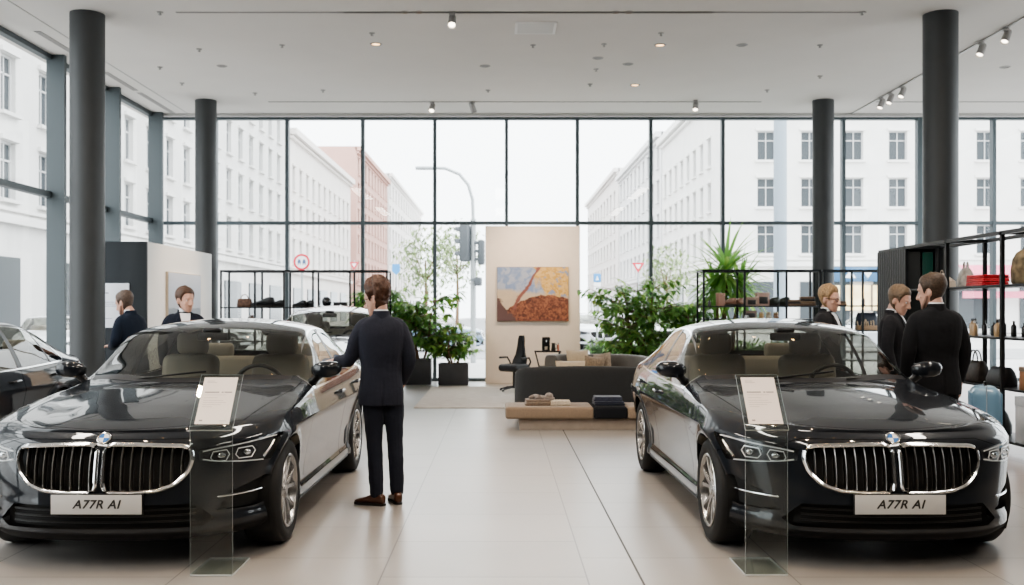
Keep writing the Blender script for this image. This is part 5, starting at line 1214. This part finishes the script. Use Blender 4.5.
# ground
mb = MB(); mb.box((0, 110, -.10), (140, 176.0, .1)); mb.box((-40, 8, -.10), (65, 28, .1)); mb.box((45, 8, -.10), (65, 28, .1)); tag(mb.build('street_ground', mat('paving_pale', (.46, .45, .44), .8, var=.08, vscale=.5), smooth=False), kind='structure')
mb = MB(); mb.box((0, 120, -.045), (13, 160, .02)); mb.box((0, 37, -.044), (140, 8.5, .02)); tag(mb.build('road_surface', mat('asphalt', (.30, .30, .305), .85, var=.1, vscale=1), smooth=False), kind='structure')
# poles, lamps, signs
pole_m = mat('pole_grey', (.40, .42, .43), .5, .4); sig_m = mat('signal_dark', (.09, .10, .11), .6)
t = thing('street_lamp', 'tall curved street lamp outside, carrying the traffic signals', 'street lamp', (-.82, 30.5, -.05))
mb = MB(); mb.tube([(0, 0, 0), (0, 0, 4.4)], .085, 12); mb.tube([(0, 0, 4.4), (-.02, 0, 5.0), (-.15, 0, 5.45), (-.42, 0, 5.78), (-.85, 0, 5.96), (-1.25, 0, 5.98)], .05, 10); mb.build('pole', pole_m, t)
mb = MB(); mb.rbox((-1.5, 0, 5.97), (.55, .22, .10), .04, 3); mb.build('lamp_head', pole_m, t)
def signal(lab, x, y, z, n=3, s=1.0):
    t = thing('traffic_light', lab, 'traffic light', (x, y, z), math.radians(-105)); h = .30*n*s
    mb = MB(); mb.rbox((0, 0, h/2), (.28*s, .22*s, h), .05); mb.build('housing', sig_m, t)
    for k in range(n):
        c = [(.02, .06, .04), (.08, .05, .02), (.10, .015, .015)][k % 3]; mb = MB(); mb.lathe([(.001, -.125*s), (.085*s, -.125*s), (.10*s, -.11*s)], 16, axis='y', c=(0, 0, .15*s+.30*s*k), cap=False); l_ = mb.build('lens', mat('lens_%d_%d' % (c[0]*99, c[1]*99), c, .3), t)
        mb = MB(); mb.rings([[(.11*s*math.cos(a), yy, .15*s+.30*s*k+.11*s*math.sin(a)) for a in np.linspace(0, PI, 10)] for yy in (-.11*s, -.24*s)], closed=False, cap=False); mb.build('hood', sig_m, l_)
signal('tall three-lens traffic light on the left side of the lamp pole', -1.07, 30.4, 3.05, 3, 1.25); signal('narrow traffic light on the right side of the lamp pole', -.57, 30.45, 2.95, 3, .85); signal('small low signal box on the lamp pole above the cars', -.66, 30.3, 2.30, 1, .9)
def sign(name, lab, x, y, z, kind, r=.22):
    t = thing(name, lab, 'sign', (x, y, -.05)); mb = MB(); mb.tube([(0, .04, 0), (0, .04, z+r)], .03, 8); mb.build('post', pole_m, t); red = mat('sign_red', (.62, .03, .06), .4); wh = mat('sign_face', (.85, .85, .85), .4); bl = mat('sign_bright_blue', (.06, .28, .60), .4)
    mb = MB()
    if kind == 'ring':
        mb.lathe([(.001, -.005), (r*.82, -.005), (r*.82, .01), (.001, .01)], 32, axis='y', c=(0, 0, z), cap=False); mb.build('face', wh, t)
        mb = MB(); mb.lathe([(r*.76, -.008), (r*.76, -.015), (r, -.012), (r, .012), (r*.76, .01)], 32, axis='y', c=(0, 0, z), cap=False); mb.build('red_rim', red, t)
        for sx in (-1, 1):
            mb = MB(); cx = sx*r*.30; mb.rbox((cx, -.008, z-.01*r), (r*.40, .008, r*.30), .01); mb.rbox((cx, -.008, z+r*.22), (r*.28, .008, r*.22), .01); mb.rbox((cx-r*.13, -.008, z-r*.24), (r*.10, .008, r*.2), .004); mb.rbox((cx+r*.13, -.008, z-r*.24), (r*.10, .008, r*.2), .004); mb.build('car_mark', mat('sign_navy', (.08, .13, .25), .5), t)
    elif kind == 'yield':
        mb.prism([(-r, z+r*.6), (r, z+r*.6), (0, z-r)], 'y', -.012, .008); mb.build('face', red, t); mb = MB(); mb.prism([(-r*.5, z+r*.34), (r*.5, z+r*.34), (0, z-r*.48)], 'y', -.017, -.012); mb.build('inner', wh, t)
    elif kind == 'shield':
        mb.prism([(-r*.7, z+r), (r*.7, z+r), (r*.75, z-r*.3), (0, z-r), (-r*.75, z-r*.3)], 'y', -.012, .008); mb.build('face', bl, t)
    else:
        mb.rbox((0, -.005, z+.18), (.26, .02, .30), .01); mb.build('face', bl, t); mb = MB(); mb.rbox((0, -.005, z-.16), (.26, .02, .34), .01); mb.build('plate', wh, t); mb = MB(); mb.prism([(-.06, z+.10), (.06, z+.10), (0, z+.26)], 'y', -.022, -.015); mb.build('mark', wh, t)
sign('road_sign', 'round red-rimmed road sign outside above the left goods rack', -5.58, 28, 2.97, 'ring', .23)
sign('road_sign', 'small red triangular sign far outside left of the standing man', -6.6, 45, 3.65, 'yield', .22)
sign('road_sign', 'small blue shield-shaped sign far outside above the plants', -4.7, 45, 3.45, 'shield', .25)
sign('road_sign', 'blue and white rectangular street sign right of the cream panel', 3.42, 35, 2.57, 'rect')
sign('road_sign', 'red triangular road sign outside above the large fig', 4.86, 35, 3.15, 'yield', .22)
t = thing('mast', 'thick pale mast standing outside left of the back right column', 'pole', (8.45, 30, -.05)); mb = MB(); mb.lathe([(.26, 0), (.26, .5), (.20, .6), (.19, 12)], 20); mb.build('shaft', mat('mast_pale', (.26, .31, .36), .6), t)
# trees outside
def street_tree(lab, x, y, zc, r, n, seed):
    rr = random.Random(seed); t = thing('street_tree', lab, 'tree', (x, y, -.05)); mb = MB(); mb.tube([(0, 0, 0), (.05, 0, zc*.5), (0, .05, zc)], [.12, .09, .05], 10)
    for k in range(6): a = k*1.05; mb.tube([(0, 0, zc*.75), (r*.6*math.cos(a), r*.6*math.sin(a), zc+r*.35*math.sin(k*2.2))], [.05, .015], 6)
    mb.build('trunk', bark, t); fo = MB()
    for k in range(n):
        v = Vector((rr.gauss(0, 1), rr.gauss(0, 1), rr.gauss(0, 1))).normalized()*rr.uniform(.35, 1)*r; v.z *= 1.25
        leaf(fo, (v.x, v.y, zc+v.z), (rr.uniform(-1, 1), rr.uniform(-1, 1), rr.uniform(-1, .5)), (0, 0, 1), .28, .07, .5, 2, rr.choice((0, 1)))
    fo.build('foliage', [mat('street_leaf', (.22, .30, .14), .6, var=.3, vscale=2), mat('street_leaf_pale', (.32, .38, .20), .6)], t, smooth=180)
street_tree('pale green street tree outside behind the potted plants', -3.9, 52, 4.2, 1.7, 900, 1); street_tree('pale green street tree outside left of the traffic lights', -2.6, 60, 5.0, 1.8, 900, 2); street_tree('green street tree outside behind the palm', 9.2, 55, 3.6, 1.5, 700, 3)
def hedge(lab, x, y, w, d, h, seed):
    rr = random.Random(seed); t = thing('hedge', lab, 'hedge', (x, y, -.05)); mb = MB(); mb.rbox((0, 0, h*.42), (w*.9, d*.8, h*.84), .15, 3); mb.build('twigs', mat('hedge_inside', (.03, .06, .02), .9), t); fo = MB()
    for k in range(int(w*500)):
        p = (rr.uniform(-w/2, w/2), rr.uniform(-d/2, d/2), rr.uniform(.05, h)); leaf(fo, p, (rr.uniform(-1, 1), rr.uniform(-1, .3), rr.uniform(-.5, 1)), (0, 0, 1), .13, .035, .3, 2, rr.choice((0, 1)))
    fo.build('foliage', [mat('hedge_leaf', (.10, .22, .06), .6), mat('hedge_leaf_pale', (.20, .32, .10), .6)], t, smooth=180)
hedge('low green hedge outside right of the cream panel', 3.3, 25.5, 2.2, .7, .85, 1); hedge('low green hedge outside behind the palm planter', 7.2, 26.0, 2.6, .7, .8, 2); hedge('low green hedge outside behind the left plants', -3.6, 25.8, 2.2, .7, .9, 3)
# ------------------------------------------------------------------ cars
CARY = 5.91
car0 = build_car(); car0.location = (-2.39, CARY, 0); car0.rotation_euler = (0, 0, -.010); car0.scale = (1.055, 1, 1.012); car0['label'] = 'black saloon car on the left with chrome grille, behind the left acrylic stand'
dup(car0, None, (2.37, CARY, 0), rz=.010, label='black saloon car on the right with chrome grille, behind the right acrylic stand')
dup(car0, None, (-5.74, 7.0, 0), rz=0, label='black car cut off by the left edge, parked beside the left saloon')
rm = {'car_paint': mat('car_paint_grey', (.10, .10, .105), .25, .4, coat=1)}
s = dup(car0, None, (-2.86, 14.55, 0), rz=0, label='tall dark grey car parked behind the left saloon and the standing man', remap=rm); s.scale = (1, .95, 1.11)
KEEP = {'body_shell', 'hood', 'front_bumper', 'rear_bumper', 'boot_lid', 'windscreen', 'rear_window', 'front_door', 'rear_door', 'window_pane', 'wheel', 'alloy_rim', 'headlight', 'lamp_cover', 'tail_light', 'kidney_grille', 'grille_backing', 'wing_mirror', 'floor_pan', 'front_seat', 'rear_bench', 'pillar_trim', 'wheel_liner', 'lower_intake'}
def dup_small(loc, rz, lab, col, sc=(1, 1, 1)):
    m = mat('street_car_%d_%d' % (col[0]*99, col[2]*99), col, .3, .2, coat=1)
    def rec(o, par):
        c = o.copy(); COL.objects.link(c); c.parent = par
        for sl in c.material_slots:
            if sl.material and sl.material.name == 'car_paint': sl.link = 'OBJECT'; sl.material = m
        for k in kids(o):
            if k.name.split('.')[0] in KEEP: rec(k, c)
        return c
    c = rec(car0, None); c.location = loc; c.rotation_euler = (0, 0, rz); c['label'] = lab; c.scale = sc; return c
dup_small((-12.6, 27.5, -.05), math.radians(20), 'white car parked outside the left glazing', (.75, .76, .78))
dup_small((-.6, 39, -.03), PI/2, 'blue-grey car crossing outside behind the traffic light pole', (.14, .20, .28))
dup_small((4.1, 39.5, -.03), math.radians(8), 'silver car parked outside right of the cream panel', (.5, .52, .55))
dup_small((6.8, 41, -.03), math.radians(5), 'white car parked outside behind the large fig', (.72, .72, .72))
dup_small((11.5, 38, -.03), -PI/2, 'pale grey car outside behind the right goods rack', (.55, .57, .6))
dup_small((-9.6, 39.5, -.03), PI/2, 'light grey car outside behind the left goods rack', (.55, .56, .58))
# ------------------------------------------------------------------ acrylic stands
acr = glass_mat('acrylic', (.90, .93, .92), refl=1.0); acr_e = mat('acrylic_edge', (.55, .58, .58), .2); paper = mat('paper', (.80, .72, .665), .7); pink = mat('paper_ink', (.30, .26, .25), .7); pin2 = mat('paper_ink_light', (.55, .48, .45), .7)
def stand(lab, x, y):
    t = thing('acrylic_stand', lab, 'sign stand', (x, y, 0)); w = .25
    def sheet(name, pts, th, nrm):
        nrm = Vector(nrm).normalized()*th/2; mb = MB(); P = [Vector(p) for p in pts]; mb.add([p-nrm for p in P]+[p+nrm for p in P], [(0, 1, 2, 3), (7, 6, 5, 4)]); o = mb.build(name, acr, t, smooth=False)
        mb = MB(); mb.add([p-nrm for p in P]+[p+nrm for p in P], [(0, 4, 5, 1), (1, 5, 6, 2), (2, 6, 7, 3), (3, 7, 4, 0)]); mb.build('polished_edge', acr_e, o, smooth=False); return o
    sheet('upright', [(-w/2, 0, .012), (w/2, 0, .012), (w/2, 0, .866), (-w/2, 0, .866)], .006, (0, 1, 0))
    sheet('base_plate', [(-w/2, -.005, .008), (w/2, -.005, .008), (w/2, .40, .008), (-w/2, .40, .008)], .010, (0, 0, 1))
    a = math.atan2(.31, .25); d = Vector((0, math.cos(a), math.sin(a))); nn = Vector((0, -math.sin(a), math.cos(a))); L = .40
    o0 = Vector((0, -.015, .862))
    P = lambda u, v, h=0: o0+Vector((u, 0, 0))+d*v+nn*h
    h = sheet('sign_holder', [P(-w/2-.003, 0), P(w/2+.003, 0), P(w/2+.003, L), P(-w/2-.003, L)], .010, nn)
    mb = MB(); mb.add([P(-.102, .04, .0065), P(.102, .04, .0065), P(.102, .375, .0065), P(-.102, .375, .0065)], [(0, 1, 2, 3)]); pp = mb.build('paper', paper, h, smooth=False)
    def bar(u0, u1, v, th, mi=0): mb = MB(); mb.add([P(u0, v, .0075), P(u1, v, .0075), P(u1, v+th, .0075), P(u0, v+th, .0075)], [(0, 1, 2, 3)]); mb.build('text_line', [pink, pin2][mi], pp, smooth=False)
    bar(-.08, -.035, .345, .005, 1); bar(-.08, -.02, .335, .004, 1)
    bar(-.08, .005, .262, .008); bar(.02, .032, .262, .008); bar(.038, .082, .262, .008)
    for v, u in ((.245, .05), (.225, .0), (.205, .04), (.19, .06), (.175, .03), (.16, -.02)): bar(-.08, u, v, .003, 1)
    bar(-.08, -.06, .06, .010); bar(.04, .08, .06, .004, 1)
stand('clear acrylic sign stand with a paper sheet before the left car', -1.70, 5.86); stand('clear acrylic sign stand with a paper sheet before the right car', 1.572, 5.87)
# ------------------------------------------------------------------ people
D = math.radians
person('man in a dark navy suit and brown shoes seen from behind beside the left car', (-.96, 8.03, 0), D(14), 1.80, arms={'L': [(-.195, 0, 1.42), (-.262, .03, 1.15), (-.365, .215, 1.13), (-.55, .8, .02)], 'R': [(.195, 0, 1.42), (.250, -.04, 1.15), (.205, .10, .965), (-.15, .4, -.85)]},
       legs={'L': [(-.07, 0, .90), (-.055, .02, .49), (-.04, -.02, .085), -52], 'R': [(.10, 0, .90), (.125, .015, .49), (.145, .03, .085), -4]}, head=(16, 58, 0), vox=.005, slim=.91, hair_col=(.065, .025, .011), hair_vol=1.4, curls=.016, glasses=True, jacket_col=(.027, .029, .041), trouser_col=(.024, .027, .039), shoe_col=(.085, .03, .014))
person('man with short greying hair in a navy suit before the info screen', (-4.52, 12.25, 0), D(68), 1.80, arms={'L': [(-.195, 0, 1.42), (-.25, .04, 1.15), (-.10, .24, 1.10), (.4, .8, .1)], 'R': [(.195, 0, 1.42), (.25, .03, 1.15), (.10, .25, 1.10), (-.4, .8, .1)]}, head=(22, 8, 0), vox=.007, hair_col=(.09, .06, .045), hair_vol=.7, hairline=.02, beard=True, jacket_col=(.014, .02, .034), lean=.35)
person('man in a navy suit with open white shirt facing right before the seascape', (-3.76, 11.85, 0), D(205), 1.82, head=(6, 28, 0), vox=.007, hair_col=(.07, .035, .02), hair_vol=1.0, jacket_col=(.014, .018, .03), beard=False)
person('blond man with glasses in a dark suit smiling behind the right car', (3.76, 11.45, 0), D(232), 1.83, head=(8, -8, 0), vox=.007, hair_col=(.29, .19, .10), hair_vol=1.1, glasses=True, jacket_col=(.02, .02, .023))
person('light-haired man in a black suit looking down beside the fluted cabinet', (4.13, 10.45, 0), D(238), 1.81, arms={'L': [(-.195, 0, 1.42), (-.25, .03, 1.15), (-.12, .22, 1.05), (.4, .8, .1)]}, head=(20, -12, 0), vox=.007, hair_col=(.13, .085, .05), hair_vol=.95, jacket_col=(.018, .018, .021))
person('tall man in a black suit seen from behind at the right car mirror', (3.80, 8.68, 0), D(4), 1.87, head=(10, 42, 0), vox=.006, hair_col=(.06, .035, .02), hair_vol=.8, jacket_col=(.016, .016, .018), trouser_col=(.016, .016, .018), beard=True)
# ------------------------------------------------------------------ light
w = bpy.data.worlds.new('overcast'); SC.world = w; w.use_nodes = True; nt = w.node_tree; bgd = nt.nodes['Background']
tc = nt.nodes.new('ShaderNodeTexCoord'); sp = nt.nodes.new('ShaderNodeSeparateXYZ'); nt.links.new(tc.outputs['Generated'], sp.inputs[0]); rp = nt.nodes.new('ShaderNodeValToRGB')
rp.color_ramp.elements[0].position = .0; rp.color_ramp.elements[0].color = (.75, .78, .80, 1); rp.color_ramp.elements[1].position = .6; rp.color_ramp.elements[1].color = (.96, .98, 1.0, 1)
nt.links.new(sp.outputs['Z'], rp.inputs[0]); nt.links.new(rp.outputs[0], bgd.inputs[0]); bgd.inputs[1].default_value = 5.6
def lamp(kind, name, loc, energy, col=(1, .9, .78), **k):
    l = bpy.data.lights.new(name, kind); l.energy = energy; l.color = col
    rot = k.pop('rot', (0, 0, 0))
    for a, v in k.items(): setattr(l, a, v)
    o = bpy.data.objects.new(name, l); COL.objects.link(o); o.location = loc; o.rotation_euler = rot; return o
# added fill lights without fittings, to brighten room and cars (out of the frame, above and ahead of the camera)
for x in (-5.0, 0, 5.0):
    for y in (1.5, 8.0): lamp('AREA', 'ceiling_fill', (x, y, CEIL-.05), 150, (1, .92, .82), shape='RECTANGLE', size=.35, size_y=3.5)
k = 0
for x in (-4.2, -2.9, -1.7, -.4, 1.2, 1.8, 3.0, 4.3):
    for y in (3.6, 6.2, 9.2, 12.0):
        k += 1; downlight(0, 0, 'small warm ceiling downlight above the cars', 60., 'downlights over the cars', xy=(x+.15*math.sin(k*2.1), y), r=.05)
for x, y in ((-3.3, 4.6), (-1.3, 4.6), (1.3, 4.6), (3.3, 4.6), (-1.0, 8.2), (1.0, 8.2), (0, 11.5), (-3.6, 10.2), (4.2, 10.4), (1.2, 14.0)):
    lamp('SPOT', 'downlight_beam', (x, y, CEIL-.06), 260, (1, .74, .50), spot_size=D(64), spot_blend=.9, shadow_soft_size=.06)
for px_, tx, e_, tg in ((-.2, .45, 560, (21.3, 1.6)), (1.6, .95, 560, (21.3, 2.2)), (-3.6, -5.3, 650, (16.8, 1.7))):  # last beam is an added fill brightening the white partition, no fitting
    o = lamp('SPOT', 'wall_wash_beam', (px_, tg[0]-2.4 if tx > 0 else tg[0], CEIL-.2), e_, (1, .76, .54), spot_size=D(48), spot_blend=.9, shadow_soft_size=.05); d = Vector((tx, tg[0], tg[1]))-o.location; o.rotation_euler = d.to_track_quat('-Z', 'Y').to_euler()
# ------------------------------------------------------------------ camera
cam = bpy.data.cameras.new('camera'); co = bpy.data.objects.new('camera', cam); COL.objects.link(co); SC.camera = co
co.location = (0, 0, EYE); co.rotation_euler = (PI/2, 0, 0); cam.sensor_width = 36; cam.lens = 995/1024*36; cam.shift_x = 12/1024; cam.shift_y = 17.5/1024; cam.clip_end = 600
cam.dof.use_dof = True; cam.dof.focus_distance = 7.0; cam.dof.aperture_fstop = 3.2
SC.view_settings.view_transform = 'AgX'; SC.view_settings.look = 'AgX - Medium High Contrast'; SC.view_settings.exposure = .15
SC.cycles.max_bounces = 10; SC.cycles.transparent_max_bounces = 24; SC.cycles.diffuse_bounces = 5; SC.cycles.glossy_bounces = 5; SC.cycles.caustics_reflective = False; SC.cycles.caustics_refractive = False
SC.cycles.sample_clamp_indirect = 6; SC.cycles.use_denoising = True; SC.cycles.denoising_prefilter = 'ACCURATE'
